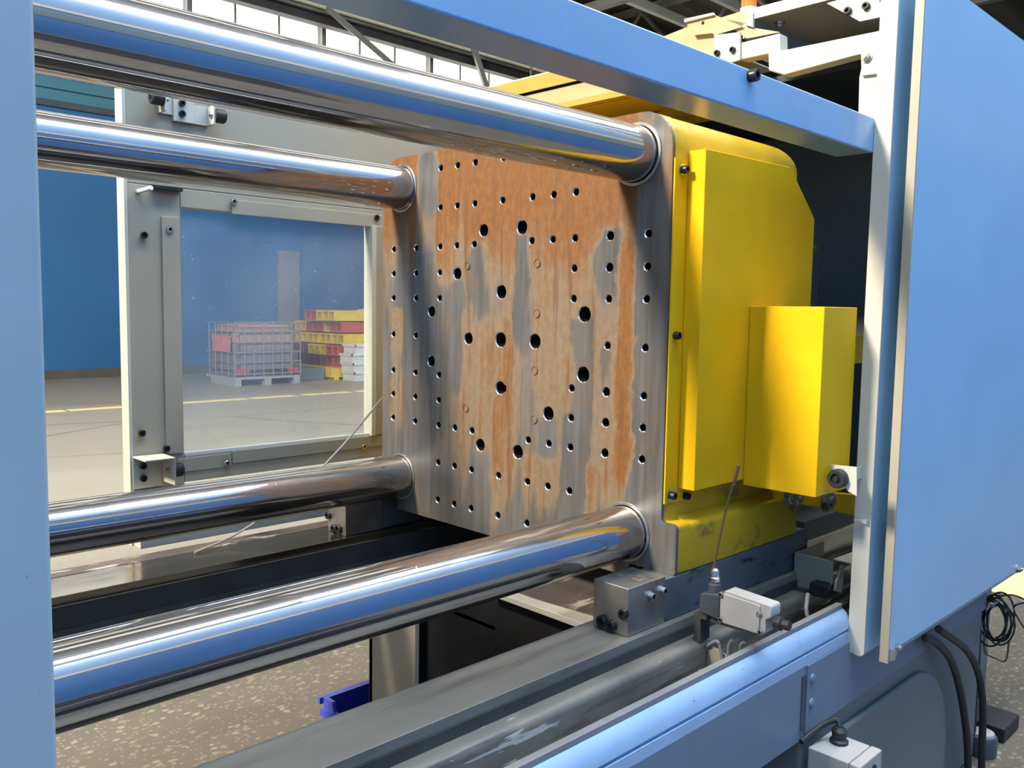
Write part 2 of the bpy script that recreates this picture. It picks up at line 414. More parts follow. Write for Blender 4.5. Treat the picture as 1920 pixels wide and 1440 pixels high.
# ------------------------------------------------------------------ builders
class B:
    """collects solids in one bmesh (world coordinates)"""
    def __init__(self):
        self.bm = bmesh.new()
    def box(self, x0, x1, y0, y1, z0, z1, mi=0):
        v = [self.bm.verts.new((x, y, z)) for x in (x0, x1) for y in (y0, y1) for z in (z0, z1)]
        for f in ((0, 1, 3, 2), (4, 6, 7, 5), (0, 4, 5, 1), (2, 3, 7, 6), (0, 2, 6, 4), (1, 5, 7, 3)):
            self.bm.faces.new([v[i] for i in f]).material_index = mi
        return self
    def prism(self, poly, axis, a0, a1, mi=0):
        """poly: 2-D points in the two other axes (x,y,z order kept)"""
        def pt(p, a):
            p = list(p); p.insert('xyz'.index(axis), a); return p
        lo = [self.bm.verts.new(pt(p, a0)) for p in poly]
        hi = [self.bm.verts.new(pt(p, a1)) for p in poly]
        fs = [self.bm.faces.new(lo), self.bm.faces.new(hi[::-1])]
        n = len(poly)
        for i in range(n):
            fs.append(self.bm.faces.new((lo[i], hi[i], hi[(i + 1) % n], lo[(i + 1) % n])))
        for f in fs:
            f.material_index = mi
        return self
    def lathe(self, prof, org, direction, seg=24, mi=0, mis=None):
        """prof: (radius, along) pairs"""
        d = Vector(direction).normalized()
        q = d.to_track_quat('Z', 'Y')
        org = Vector(org)
        rings = []
        for r, a in prof:
            if r < 1e-7:
                rings.append([self.bm.verts.new(org + d * a)])
            else:
                rings.append([self.bm.verts.new(org + q @ Vector((r * math.cos(2 * math.pi * i / seg), r * math.sin(2 * math.pi * i / seg), a))) for i in range(seg)])
        for k in range(len(rings) - 1):
            a, c = rings[k], rings[k + 1]
            for i in range(seg):
                j = (i + 1) % seg
                if len(a) == 1 and len(c) == 1:
                    continue
                if len(a) == 1:
                    f = self.bm.faces.new((a[0], c[j], c[i]))
                elif len(c) == 1:
                    f = self.bm.faces.new((a[i], a[j], c[0]))
                else:
                    f = self.bm.faces.new((a[i], a[j], c[j], c[i]))
                f.material_index = mis[k] if mis else mi
        return self
    def cyl(self, p, q, r, seg=20, mi=0, r2=None):
        p, q = Vector(p), Vector(q)
        L = (q - p).length
        return self.lathe([(0, 0), (r, 0), (r2 if r2 is not None else r, L), (0, L)], p, q - p, seg, mi)
    def tube(self, pts, r, seg=8, mi=0, smooth=4):
        pts = [Vector(p) for p in pts]
        if smooth and len(pts) > 2:
            out = []
            for i in range(len(pts) - 1):
                p0, p1, p2, p3 = pts[max(i - 1, 0)], pts[i], pts[i + 1], pts[min(i + 2, len(pts) - 1)]
                for k in range(smooth):
                    t = k / smooth
                    out.append(0.5 * ((2 * p1) + (p2 - p0) * t + (2 * p0 - 5 * p1 + 4 * p2 - p3) * t * t + (3 * p1 - p0 - 3 * p2 + p3) * t ** 3))
            pts = out + [pts[-1]]
        rings = []
        up = Vector((0.13, 0.27, 0.95))
        for i, p in enumerate(pts):
            d = (pts[min(i + 1, len(pts) - 1)] - pts[max(i - 1, 0)]).normalized()
            s = d.cross(up)
            if s.length < 1e-3:
                s = d.cross(Vector((1, 0, 0)))
            s.normalize()
            u = s.cross(d)
            rings.append([self.bm.verts.new(p + s * (r * math.cos(2 * math.pi * k / seg)) + u * (r * math.sin(2 * math.pi * k / seg))) for k in range(seg)])
        for a, c in zip(rings, rings[1:]):
            for i in range(seg):
                self.bm.faces.new((a[i], a[(i + 1) % seg], c[(i + 1) % seg], c[i])).material_index = mi
        self.bm.faces.new(rings[0][::-1]).material_index = mi
        self.bm.faces.new(rings[-1]).material_index = mi
        return self

ORG = {}
def obj(name, bl, mats, parent=None, bevel=0.0, seg=2, angle=35):
    bm = bl.bm if isinstance(bl, B) else bl
    org = ORG.get(parent.name, Vector()) if parent else Vector()
    bmesh.ops.recalc_face_normals(bm, faces=bm.faces)
    if parent:
        bmesh.ops.translate(bm, verts=bm.verts, vec=-org)
    me = bpy.data.meshes.new(name)
    bm.to_mesh(me)
    bm.free()
    for mm in ([mats] if isinstance(mats, str) else mats):
        me.materials.append(MAT[mm])
    me.polygons.foreach_set('use_smooth', [True] * len(me.polygons))
    me.set_sharp_from_angle(angle=math.radians(angle))
    o = bpy.data.objects.new(name, me)
    COL.objects.link(o)
    if parent:
        o.parent = parent
        ORG[o.name] = org
    if bevel:
        md = o.modifiers.new('bevel', 'BEVEL')
        md.width = bevel
        md.segments = seg
        md.limit_method = 'ANGLE'
        md.angle_limit = math.radians(40)
        md.harden_normals = True
    return o
def tag(o, label, cat, group=None):
    o['label'] = label
    o['category'] = cat
    if group:
        o['group'] = group
    return o
def thing(name, label, cat, loc, group=None):
    o = bpy.data.objects.new(name, None)
    o.empty_display_size = 0.05
    o.location = loc
    COL.objects.link(o)
    ORG[o.name] = Vector(loc)
    return tag(o, label, cat, group)
def struct(name, bl, mats, parent=None, **k):
    o = obj(name, bl, mats, parent, **k)
    if not parent:
        o['kind'] = 'structure'
    return o
def part_copy(o, parent, shift):
    """a further part that shares mesh data, moved by shift (world vector)"""
    c = o.copy()
    COL.objects.link(c)
    c.parent = parent
    c.location = Vector(o.location) + Vector(shift)
    return c
def cap_screw(parent, c, d, r=0.010, h=0.012, washer=0.0, name='cap_screw', mats=('black_oxide', 'bore_black')):
    """socket head screw; c = seat point, d = outward direction"""
    d = Vector(d).normalized()
    t = 0.002 if washer else 0.0
    o = obj(name, B().lathe([(0, t), (r, t), (r, h * .9), (r * .92, h), (r * .55, h), (r * .5, h * .45), (0, h * .4)], c, d, 16, mis=[0, 0, 0, 0, 1, 1]), mats, parent)
    if washer:
        obj('washer', B().lathe([(0, 0), (washer, 0), (washer, t), (0, t)], c, d, 20), 'bright_steel', o)
    return o
def hex_bolt(parent, c, d, r=0.010, h=0.008, washer=0.0, m='bright_steel'):
    d = Vector(d).normalized()
    t = 0.002 if washer else 0.0
    bl = B().lathe([(0, t), (r, t), (r, t + h * .85), (r * .9, t + h), (0, t + h)], c, d, 6)
    bl.cyl(Vector(c) + d * (t + h * .9), Vector(c) + d * (t + h * 1.5), r * .5, 12)
    o = obj('hex_bolt', bl, m, parent)
    if washer:
        obj('washer', B().lathe([(0, 0), (washer, 0), (washer, t), (0, t)], c, d, 20), m, o)
    return o
def rounded(pts_r, n=6):
    """polygon with rounded corners: list of (a, b, radius)"""
    out = []
    k = len(pts_r)
    for i in range(k):
        p = Vector(pts_r[i][:2]); r = pts_r[i][2]
        a = Vector(pts_r[i - 1][:2]); c = Vector(pts_r[(i + 1) % k][:2])
        if r <= 0:
            out.append(tuple(p)); continue
        u = (a - p).normalized(); w = (c - p).normalized()
        ang = math.acos(max(-1, min(1, u.dot(w))))
        t = r / math.tan(ang / 2)
        p0, p1 = p + u * t, p + w * t
        ce = p + (u + w).normalized() * (r / math.sin(ang / 2))
        a0 = math.atan2(p0.y - ce.y, p0.x - ce.x); a1 = math.atan2(p1.y - ce.y, p1.x - ce.x)
        da = (a1 - a0 + math.pi) % (2 * math.pi) - math.pi
        for j in range(n + 1):
            aa = a0 + da * j / n
            out.append((ce.x + r * math.cos(aa), ce.y + r * math.sin(aa)))
    return out

ZC = 1.32            # platen centre height
# ================================================================== THE HALL
XL, XR, YF, YB, ZT = -16.0, 34.0, -3.15, 15.2, 10.0
struct('floor', B().box(XL, XR, YF, YB, -0.1, 0), 'floor_concrete')
struct('wall_back', B().box(XL, XR, YB, YB + .3, 0, 4.80), 'wall_blue')
struct('baseboard_back', B().box(XL, XR, YB - .03, YB, 0, 0.16), 'wall_base')
struct('trim_1', B().box(XL, XR, YB - .05, YB + .3, 4.80, 4.90), 'dark_grey')
wu = struct('wall_upper', B().box(XL, XR, YB + .04, YB + .3, 4.90, 5.75), 'wall_teal')
o0 = obj('cladding_board', B().box(XL, XR, YB, YB + .05, 4.91, 5.10), 'wall_teal', wu, bevel=.012)
for k in range(1, 4):
    part_copy(o0, wu, (0, 0, .21 * k))
struct('wall_top', B().box(XL, XR, YB, YB + .3, 7.45, ZT), 'wall_top_tan')
struct('pilaster_back', B().box(*sorted((P(523, 600, 'y', YB - .08).x, P(562, 600, 'y', YB - .08).x)), YB - .08, YB, 0, 2.55), 'pilaster_grey')
struct('wall_left', B().box(XL - .3, XL, YF, YB, 0, ZT), 'wall_blue')
struct('wall_right', B().box(XR, XR + .3, YF, YB, 0, ZT), 'wall_blue')
struct('wall_front', B().box(XL, XR, YF - .3, YF, 0, 3.15), 'wall_front_blue')
struct('wall_front_upper', B().box(XL, XR, YF - .3, YF, 3.15, ZT), 'wall_front_light')
struct('trim_2', B().box(XL, XR, YF, YF + .03, 3.02, 3.32), 'stripe_cream')
struct('ceiling', B().box(XL, XR, YF, YB, ZT, ZT + .2), 'roof_brown')
# clerestory windows
n = 0
x = -6.0
while x < 30:
    n += 1
    w = struct('window_%d' % n, B().box(x, x + 2.9, YB + .12, YB + .14, 5.75, 7.45), 'window_light')
    fr = B()
    fr.box(x - .05, x + .05, YB, YB + .2, 5.75, 7.45)
    struct('window_frame', fr, 'truss_grey', w)
    for k in (1, 2):
        struct('glazing_bar', B().box(x + k * .98 - .02, x + k * .98 + .02, YB + .08, YB + .12, 5.75, 7.45), 'truss_grey', w)
    struct('glazing_bar', B().box(x + .05, x + 2.9, YB + .08, YB + .12, 6.58, 6.62), 'truss_grey', w)
    x += 3.0
# crane girder, bracing, purlins and roof trusses
gd = B().box(XL + .1, XR - .1, 14.68, 14.92, 7.30, 7.33).box(XL + .1, XR - .1, 14.77, 14.83, 7.33, 7.50).box(XL + .1, XR - .1, 14.68, 14.92, 7.50, 7.53)
struct('trim_3', gd, 'girder_dark')
for k, (y, z) in enumerate(((13.6, 8.75), (12.2, 8.95), (10.8, 9.1), (9.2, 9.25), (7.4, 9.4), (5.6, 9.5), (3.6, 9.55))):
    struct('trim_%d' % (4 + k), B().box(XL + .05, XR - .05, y, y + .14, z, z + .22), 'purlin_cream')
rb = B()
for k in range(90):
    rb.box(2.0 + .22 * k, 2.08 + .22 * k, YB - .05, YB, 8.02, 8.9)
rb_ = obj('cladding_ribs', rb, 'purlin_cream', bpy.data.objects['wall_top'])
rb_['kind'] = 'stuff'
struct('trim_11', B().box(XL + .05, XR - .05, 14.95, 15.15, 7.78, 7.98), 'purlin_cream')
def truss(x, i):
    t = thing('roof_truss', 'grey steel roof truss with diagonal web bars, number %d along the hall from the left' % i, 'truss', (x, 6, 7.7), 'roof trusses')
    obj('bottom_chord', B().box(x - .1, x + .1, YF + .1, 15.1, 7.95, 8.12), 'truss_grey', t)
    obj('top_chord', B().box(x - .1, x + .1, YF + .1, 15.1, 9.78, 9.95), 'truss_grey', t)
    y = -2.0
    k = 0
    while y < 14.6:
        z0, z1 = (8.1, 9.8) if k % 2 else (9.8, 8.1)
        obj('web_bar', B().tube([(x, y, z0), (x, y + 1.6, z1)], .06, 4, smooth=0), 'truss_grey', t)
        y += 1.6
        k += 1
    return t
NTH = ('first', 'second', 'third', 'fourth', 'fifth')
for i, x in enumerate((3.0, 8.2, 13.4, 18.6, 23.8)):
    t = truss(x, i + 1)
    t['label'] = 'grey steel roof truss with diagonal web bars, %s from the left high above the machine' % NTH[i]
# knee braces between girder and wall
for i, (a, c) in enumerate((((8.6, 14.45, 7.56), (10.6, 14.45, 6.6)), ((12.2, 14.45, 8.6), (13.3, 14.45, 6.4)), ((16.2, 14.45, 6.8), (18.0, 14.45, 8.6)))):
    tag(obj('roof_brace', B().tube([a, c], .085, 4, smooth=0), 'truss_grey'),
        ('grey diagonal brace crossing the bright windows, leftmost of the three', 'grey diagonal brace leaning over the bright windows, middle of the three', 'grey diagonal brace nearest the cross cover, rightmost of three')[i], 'brace')
tag(obj('drop_rod', B().tube([(14.4, 14.2, 6.2), (14.4, 14.2, 10.0)], .03, 6, smooth=0), 'truss_grey'), 'thin vertical steel rod hanging before the bright clerestory windows', 'rod')

struct('dark_reflection_sheet', B().box(-6, .5, -2.95, -1.9, 0, .012), 'black_rubber')  # unseen dark sheet added to darken the tie bars' lower reflections
# broken pale yellow strip along the floor
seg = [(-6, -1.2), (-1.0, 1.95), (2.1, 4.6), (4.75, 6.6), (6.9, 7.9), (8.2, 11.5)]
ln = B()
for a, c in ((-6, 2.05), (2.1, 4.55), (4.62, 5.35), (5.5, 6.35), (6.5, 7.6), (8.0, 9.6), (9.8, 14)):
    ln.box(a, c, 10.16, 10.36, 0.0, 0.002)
struct('trim_12', ln, 'floor_yellow')
tag(obj('floor_marking', B().box(3.25, 4.4, -.62, -.16, 0, .002), 'floor_yellow'), 'patch of pale yellow floor paint behind the coiled cable', 'floor marking')

# ================================================================== BACKGROUND GOODS
def ibc():
    x0, x1, y0, y1 = 5.30, 6.55, 12.12, 13.2
    t = thing('tote_tank', 'caged plastic tote tank of pinkish liquid on a pallet against the blue wall', 'tank', ((x0 + x1) / 2, (y0 + y1) / 2, 0))
    bm = bmesh.new()
    bl = B(); bl.box(x0 + .04, x1 - .04, y0 + .04, y1 - .04, .17, 1.04)
    bmesh.ops.bevel(bl.bm, geom=list(bl.bm.edges), offset=.10, segments=4, affect='EDGES')
    obj('tank_body', bl, 'tank_plastic', t)
    bm.free()
    p = B().box(x0, x1, y0, y1, .11, .15)
    pal = obj('pallet', p, 'switch_grey', t)
    f0 = obj('pallet_foot', B().box(x0, x0 + .12, y0, y0 + .9, 0, .11), 'switch_grey', pal)
    part_copy(f0, pal, ((x1 - x0) / 2 - .06, 0, 0)); part_copy(f0, pal, (x1 - x0 - .12, 0, 0))
    h = obj('cage_bar', B().tube([(x0, y1, 1.08), (x0, y0, 1.08), (x1, y0, 1.08), (x1, y1, 1.08)], .014, 6, smooth=0), 'cage_steel', t)
    for z in (.92, .74, .57, .40, .20):
        part_copy(h, t, (0, 0, z - 1.08))
    v = obj('cage_bar', B().tube([(x0, y0 - .012, .15), (x0, y0 - .012, 1.08)], .012, 6, smooth=0), 'cage_steel', t)
    for k in range(1, 8):
        part_copy(v, t, ((x1 - x0) * k / 7, 0, 0))
    v2 = obj('cage_bar', B().tube([(x0 - .012, y0 + .2, .15), (x0 - .012, y0 + .2, 1.08)], .012, 6, smooth=0), 'cage_steel', t)
    for k in range(1, 4):
        part_copy(v2, t, (0, .24 * k, 0))
    obj('corner_block', B().box(x0 + .02, x0 + .30, y0 + .025, y0 + .10, .16, .28), 'tote_red', t, bevel=.01)
    obj('corner_block', B().box(x1 - .22, x1 - .02, y0 + .025, y0 + .10, .16, .28), 'tote_red', t, bevel=.01)
    obj('warning_label', B().box(x0 - .02, x0 - .012, y0 + .12, y0 + .75, .58, .85), 'tote_label', t)
    obj('tank_lid', B().cyl(((x0 + x1) / 2, (y0 + y1) / 2, 1.03), ((x0 + x1) / 2, (y0 + y1) / 2, 1.07), .12, 20), 'tote_red', t)
ibc()

def steel_beam(x0, y0, z0, L, h, d, m, label, group):
    bl = B()
    t = .03
    bl.prism([(y0, z0), (y0 + d, z0), (y0 + d, z0 + h), (y0, z0 + h), (y0, z0 + h - t), (y0 + d - t, z0 + h - t), (y0 + d - t, z0 + t), (y0, z0 + t)], 'x', x0, x0 + L)
    bl.box(x0 + .01, x0 + L - .01, y0 + .004, y0 + t, z0 + t, z0 + h - t)
    o = obj('steel_beam', bl, m)
    tag(o, label, 'beam', group)
    return o
cn = {'y': ('beam_yellow', 'yellow'), 'r': ('red_paint', 'red'), 'd': ('dark_red_paint', 'dark red')}
layers = [(.225, 7.62, 12.32, 'rrrrdddd', 'second lowest', 3.0), (.447, 7.50, 12.36, 'rryyydddd', 'third lowest', 3.0),
          (.668, 7.57, 12.30, 'yyyyyyyy', 'middle', 3.2), (.890, 7.57, 12.34, 'rryrrryy', 'second highest', 3.0), (1.112, 7.40, 12.32, 'yyyrr', 'top', 3.0)]
for z, x0, y0, cs, nm, L in layers:
    for k, ch in enumerate(cs):
        steel_beam(x0 + random.uniform(-.015, .015), y0 + k * .215, z, L, .195, .205, cn[ch][0],
                   '%s painted steel beam in the %s layer of the stack beside the tote tank' % (cn[ch][1], nm),
                   '%s beams, %s layer' % (cn[ch][1], nm))
tag(obj('support_box', B().box(6.75, 7.30, 12.5, 14.3, 0, .222), 'box_grey', bevel=.01), 'dark grey box on the floor under the left end of the beam stack', 'box')
sb = thing('wooden_bearer', 'yellow bearer block with two notches under the beam stack', 'bearer', (8.2, 12.4, 0))
obj('bearer_body', B().prism([(7.33, .05), (7.40, .05), (7.40, 0), (7.50, 0), (7.50, .05), (8.6, .05), (8.6, 0), (8.7, 0), (8.7, .222), (7.33, .222)], 'y', 12.32, 13.9), 'beam_yellow', sb)
zz = 0
wn = ('bottom', 'second', 'third', 'top')
for k in range(4):
    xa, ya = 7.55 + (.0, -.03, -.06, .02)[k], 11.87
    bl = B()
    bl.box(xa, xa + .6, ya, ya + .4, zz, zz + .02)
    bl.box(xa, xa + .02, ya, ya + .4, zz + .02, zz + .17).box(xa + .58, xa + .6, ya, ya + .4, zz + .02, zz + .17)
    bl.box(xa + .02, xa + .58, ya, ya + .02, zz + .02, zz + .17).box(xa + .02, xa + .58, ya + .38, ya + .4, zz + .02, zz + .17)
    t = thing('plastic_tray', 'white plastic tray, %s in the stack beside the red beams' % (wn[k] if k in (0, 3) else wn[k] + ' from the floor'), 'tray', (xa + .3, ya + .2, zz), 'white trays')
    obj('tray_body', bl, 'white_plastic', t)
    obj('tray_rim', B().box(xa - .02, xa, ya - .02, ya + .42, zz + .13, zz + .17).box(xa - .02, xa + .62, ya - .02, ya, zz + .13, zz + .17), 'white_plastic', t)
    zz += .17
tag(obj('cord', B().tube([(8.0, 12.45, 1.31), (8.15, 12.5, 1.33), (8.25, 12.48, 1.33), (8.3, 12.5, 1.40), (8.29, 12.5, 1.47)], .012, 6), 'white_plastic'), 'loose white cord sticking up from the top yellow beam', 'cord')

# ================================================================== MACHINE BED
bed = thing('machine_bed', 'steel machine bed with two bright slideways and a hollow base under the platen', 'machine bed', (0, 0, 0))
# front side beam with the chipped grey ledge
prof = rounded([(-.44, .722, 0), (-.567, .722, 0), (-.567, .700, 0), (-.607, .700, .016), (-.607, .46, 0), (-.44, .46, 0)], 5)
obj('front_beam', B().prism(prof, 'x', -1.75, 1.38), 'bed_paint', bed)
obj('front_beam_face', B().box(-1.75, 1.38, -.5695, -.567, .70, .722), 'bed_dark', bed)
w0 = obj('slideway', B().box(-1.75, 1.38, -.567, -.44, .722, .742), 'way_oiled', bed, bevel=.0015)
prof = rounded([(.44, .722, 0), (.625, .722, 0), (.66, .70, .02), (.66, .46, 0), (.44, .46, 0)], 5)
obj('rear_beam', B().prism(prof, 'x', -1.75, 1.38), 'bed_dark', bed)
obj('slideway', B().box(-1.75, 1.38, .452, .60, .722, .742), 'way_steel', bed, bevel=.0015)
obj('rear_ledge', B().box(-1.75, 1.38, .60, .655, .722, .745), 'ledge_rust', bed, bevel=.004)
obj('inner_rib', B().box(-1.75, 1.38, .432, .440, .655, .668), 'bed_dark', bed)
obj('end_foot', B().box(-1.85, -1.42, -.70, .70, 0, .46), 'blue_grey_paint', bed, bevel=.01)
# base under the platen: end wall with its dark opening
obj('base_wall', B().box(-.10, -.085, .215, .43, 0, .60), 'grey_cream', bed, bevel=.002)
obj('opening_shade', B().box(-.06, -.05, -.44, .215, 0, .69), 'bore_black', bed)  # black sheet standing in for the shade inside the hollow base
obj('base_side', B().box(-.10, 1.38, .415, .43, 0, .46), 'dark_grey', bed)
obj('base_lip', B().box(-.11, 1.38, -.438, -.06, .700, .715), 'cream_paint', bed, bevel=.002)
obj('base_cover', B().box(-.06, 1.38, -.059, .43, .59, .60), 'bed_dark', bed)
obj('drip_plate', B().prism(rounded([(-.055, -.4385, 0), (.35, -.4385, 0), (.35, -.0595, 0), (-.075, -.0595, 0), (-.075, -.22, .02)]), 'z', .7155, .719), 'ledge_rust', bed)
obj('dark_reflection_tray', B().box(-1.41, -.11, -.60, .40, .02, .05), 'bed_dark', bed)  # unseen dark tray, added so the bar undersides reflect something dark
obj('base_front', B().box(.22, 1.395, -.748, -.62, 0, .50), 'blue_grey_paint', bed, bevel=.012)
ap = rounded([(.26, 0, 0), (1.08, 0, 0), (1.08, .44, .26), (.26, .44, .02)], 10)
obj('access_panel', B().prism(ap, 'y', -.764, -.748), 'blue_grey_paint', bed, bevel=.006, seg=3)
obj('base_end', B().box(1.38, 1.395, -.62, .43, 0, .70), 'blue_grey_paint', bed)
obj('trough_floor', B().box(-1.42, 1.38, -.735, -.607, .595, .603), 'bed_dark', bed)
obj('trough_cross_plate', B().prism(rounded([(-.608, .604, 0), (-.608, .690, .012), (-.733, .655, .004), (-.733, .604, 0)], 4), 'x', .05, .056), 'grey_cream', bed)

# apron sheet under the front rail
apr = thing('front_apron', 'blue grey sheet apron below the front guide rail', 'apron', (0, -.75, .476))
obj('sheet', B().box(-1.285, .215, -.752, -.7485, .476, .640), 'apron_paint', apr)
obj('sheet', B().box(.215, 1.395, -.756, -.7485, .488, .640), 'apron_paint', apr)
obj('joint_strip', B().box(.196, .214, -.754, -.752, .50, .62), 'dark_grey', apr)
for (px, py) in ((1523, 1272), (1521, 1318)):
    c = P(px, py, 'y', -.756)
    obj('rivet', B().lathe([(.011, 0), (.010, .003), (.006, .005), (0, .0055)], c, (0, -1, 0), 16), 'apron_paint', apr)

# front guide rail
rl = thing('guide_rail', 'pale blue grooved guide rail along the front of the machine', 'rail', (-.43, -.74, .64))
prof = [(-.715, .640), (-.752, .640), (-.752, .664), (-.746, .664), (-.746, .671), (-.752, .671), (-.750, .690), (-.742, .705), (-.733, .712), (-.715, .712)]
obj('rail_profile', B().prism(prof, 'x', -1.285, .425), 'blue_rail', rl, bevel=.001)
obj('seal_strip', B().box(-1.285, .425, -.731, -.716, .712, .724), 'cable_grey', rl, bevel=.002)

# ================================================================== FIXED PLATEN (out of frame, anchors the bars)
fp = thing('fixed_platen', 'blue grey fixed platen holding the far ends of the tie bars', 'platen', (-1.6, 0, .74))
obj('platen_block', B().prism(rounded([(-.52, .743, .05), (.52, .743, .05), (.52, 1.85, .08), (-.52, 1.85, .08)]), 'x', -1.75, -1.45), 'blue_grey_paint', fp)

# ================================================================== MOVING PLATEN
pl = thing('moving_platen', 'rusted platen with rows of bolt holes and a yellow casting behind', 'platen', (0, 0, ZC))
R_BAR = .0595
BAR = [(-.4165, ZC + .4155, 'upper front'), (.416, ZC + .415, 'upper rear'), (-.416, ZC - .4145, 'lower front'), (.416, ZC - .4145, 'lower rear')]
C = dict(zip(range(1, 12), (.455, .35, .245, .175, .105, 0, -.105, -.175, -.245, -.35, -.455)))
ROWS = dict(zip('ABCDEFGHIJK', (.455, .35, .245, .175, .105, 0, -.105, -.175, -.245, -.35, -.455)))
holes = []
for r, cs in dict(A=(3, 4, 5, 6, 7, 8, 9), B=(3, 4, 5, 6, 7, 8, 9), C=(1, 2, 3, 4, 5, 7, 8, 9, 10, 11), D=(1, 2, 3, 9, 10, 11), E=(1, 2, 3, 9, 10, 11),
                  F=(1, 2, 10, 11), G=(1, 2, 3, 9, 10, 11), H=(1, 2, 3, 9, 10, 11), I=(1, 2, 3, 4, 5, 7, 8, 9, 10, 11), J=(3, 4, 5, 6, 7, 8, 9), K=(3, 4, 5, 6, 7, 8, 9)).items():
    for c in cs:
        big = (c == 10 and r in 'CDHI') or (c == 10 and r == 'G')
        holes.append((C[c], ZC + ROWS[r], .0098 if big else .0082, 0))
def hp(px, py, r, notch=0):
    q = P(px, py, 'x', 0)
    holes.append((q.y, q.z, r, notch))
s5 = .3125
for (x, y, r) in ((725, 550, .0155), (955, 532, .0165), (567, 810, .0150), (831, 920, .0165), (412, 1037, .0145), (1330, 1055, .0175), (634, 1199, .0150), (827, 1207, .0180), (1033, 1217, .0175), (410, 1335, .0145)):
    hp(680 + s5 * x, 260 + s5 * y, r)
for (x, y, r, nn) in ((1321, 328, .0175, 0), (825, 408, .0158, 1), (1113, 562, .0160, 0), (705, 750, .0155, 0), (930, 792, .0165, 0)):
    hp(680 + s5 * x, 600 + s5 * y, r, nn)
bm = bmesh.new()
outl = rounded([(-.512, 1.823, .080), (.507, 1.823, .080), (.507, .945, .02), (.550, .945, .01), (.550, .836, .006), (.43, .836, 0), (.43, .806, 0), (-.43, .806, 0), (-.43, .836, 0), (-.552, .836, .006), (-.552, .945, .012), (-.512, .945, .012)], 7)
edges = []
def loop(pts):
    vs = [bm.verts.new((0, a, z)) for a, z in pts]
    es = [bm.edges.new((vs[i], vs[(i + 1) % len(vs)])) for i in range(len(vs))]
    edges.extend(es)
    return vs
ov = loop(outl)
hl = []
for (a, z, r, notch) in holes:
    n = 20
    pts = []
    for k in range(n):
        t = 2 * math.pi * k / n
        rr_ = (r + .0022)
        if notch and abs((t - math.pi + math.pi) % (2 * math.pi) - math.pi) < .5:
            rr_ += .005
        pts.append((a + rr_ * math.cos(t), z + rr_ * math.sin(t)))
    hl.append((loop(pts), a, z, r))
barl = []
for (a, z, nm) in BAR:
    barl.append((loop([(a + .0655 * math.cos(2 * math.pi * k / 40), z + .0655 * math.sin(2 * math.pi * k / 40)) for k in range(40)]), a, z))
bmesh.ops.triangle_fill(bm, edges=edges, use_beauty=True, use_dissolve=False)
for f in bm.faces:
    f.material_index = 0
def sweep(vs, f, mi):
    nv = [bm.verts.new(f(v.co)) for v in vs]
    for i in range(len(vs)):
        j = (i + 1) % len(vs)
        bm.faces.new((vs[i], vs[j], nv[j], nv[i])).material_index = mi
    return nv
DEP = .05
for vs, a, z, r in hl:
    k = r / (r + .0022)
    a1 = sweep(vs, lambda c: (.002, a + (c.y - a) * k, z + (c.z - z) * k), 1)
    a2 = sweep(a1, lambda c: (.012, c.y, c.z), 3)
    a3 = sweep(a2, lambda c: (DEP - .004, c.y, c.z), 2)
    bm.faces.new(a3).material_index = 2
for vs, a, z in barl:
    sweep(vs, lambda c: (DEP, c.y, c.z), 1)
bk = sweep(ov, lambda c: (.010, c.y, c.z), 0)
bk = sweep(bk, lambda c: (DEP, c.y, c.z), 4)
obj('face_plate', bm, ['rusted_face', 'bright_steel', 'bore_black', 'black_oxide', 'yellow_casting'], pl, angle=30)
for (a, z, nm) in BAR:
    obj('bushing', B().lathe([(.0605, .045), (.0605, -.002), (.0612, -.0035), (.0668, -.0035), (.0674, -.003), (.0674, -.0002), (.0650, -.0002), (.0650, .045)], (0, a, z), (1, 0, 0), 48, mis=[0] * 7), 'dull_steel', pl)
for (px, py, v) in ((1008, 494, 0), (877, 499, 0), (1007, 588, 0), (1003, 695, 0), (874, 766, 0), (1002, 787, 0)):
    q = P(px, py, 'x', 0)
    obj('hole_plug', B().lathe([(0, .0006), (.0085, .0006), (.0088, -.0006), (.0102, -.0006), (.0104, .0008)], (-.0008, q.y, q.z), (-1, 0, 0), 20), 'rusted_face', pl)
# yellow casting behind the face
bl = B(); bl.box(DEP, .53, -.512, .507, .945, 1.820)
es = [e for e in bl.bm.edges if (abs(e.verts[0].co.z - 1.820) < 1e-4 and abs(e.verts[1].co.z - 1.820) < 1e-4 and not (abs(e.verts[0].co.x - DEP) < 1e-4 and abs(e.verts[1].co.x - DEP) < 1e-4))]
bmesh.ops.bevel(bl.bm, geom=es, offset=.075, segments=8, affect='EDGES', profile=.5)
obj('casting', bl, 'yellow_casting', pl)
obj('casting_foot', B().prism(rounded([(-.44, .836, 0), (-.552, .836, .004), (-.552, .938, .014), (-.515, .952, .012), (-.44, .952, 0)], 5), 'x', DEP, .53), 'yellow_casting', pl)
obj('casting_foot', B().prism(rounded([(.44, .836, 0), (.44, .952, 0), (.515, .952, .012), (.552, .938, .014), (.552, .836, .004)], 5), 'x', DEP, .53), 'yellow_casting', pl)
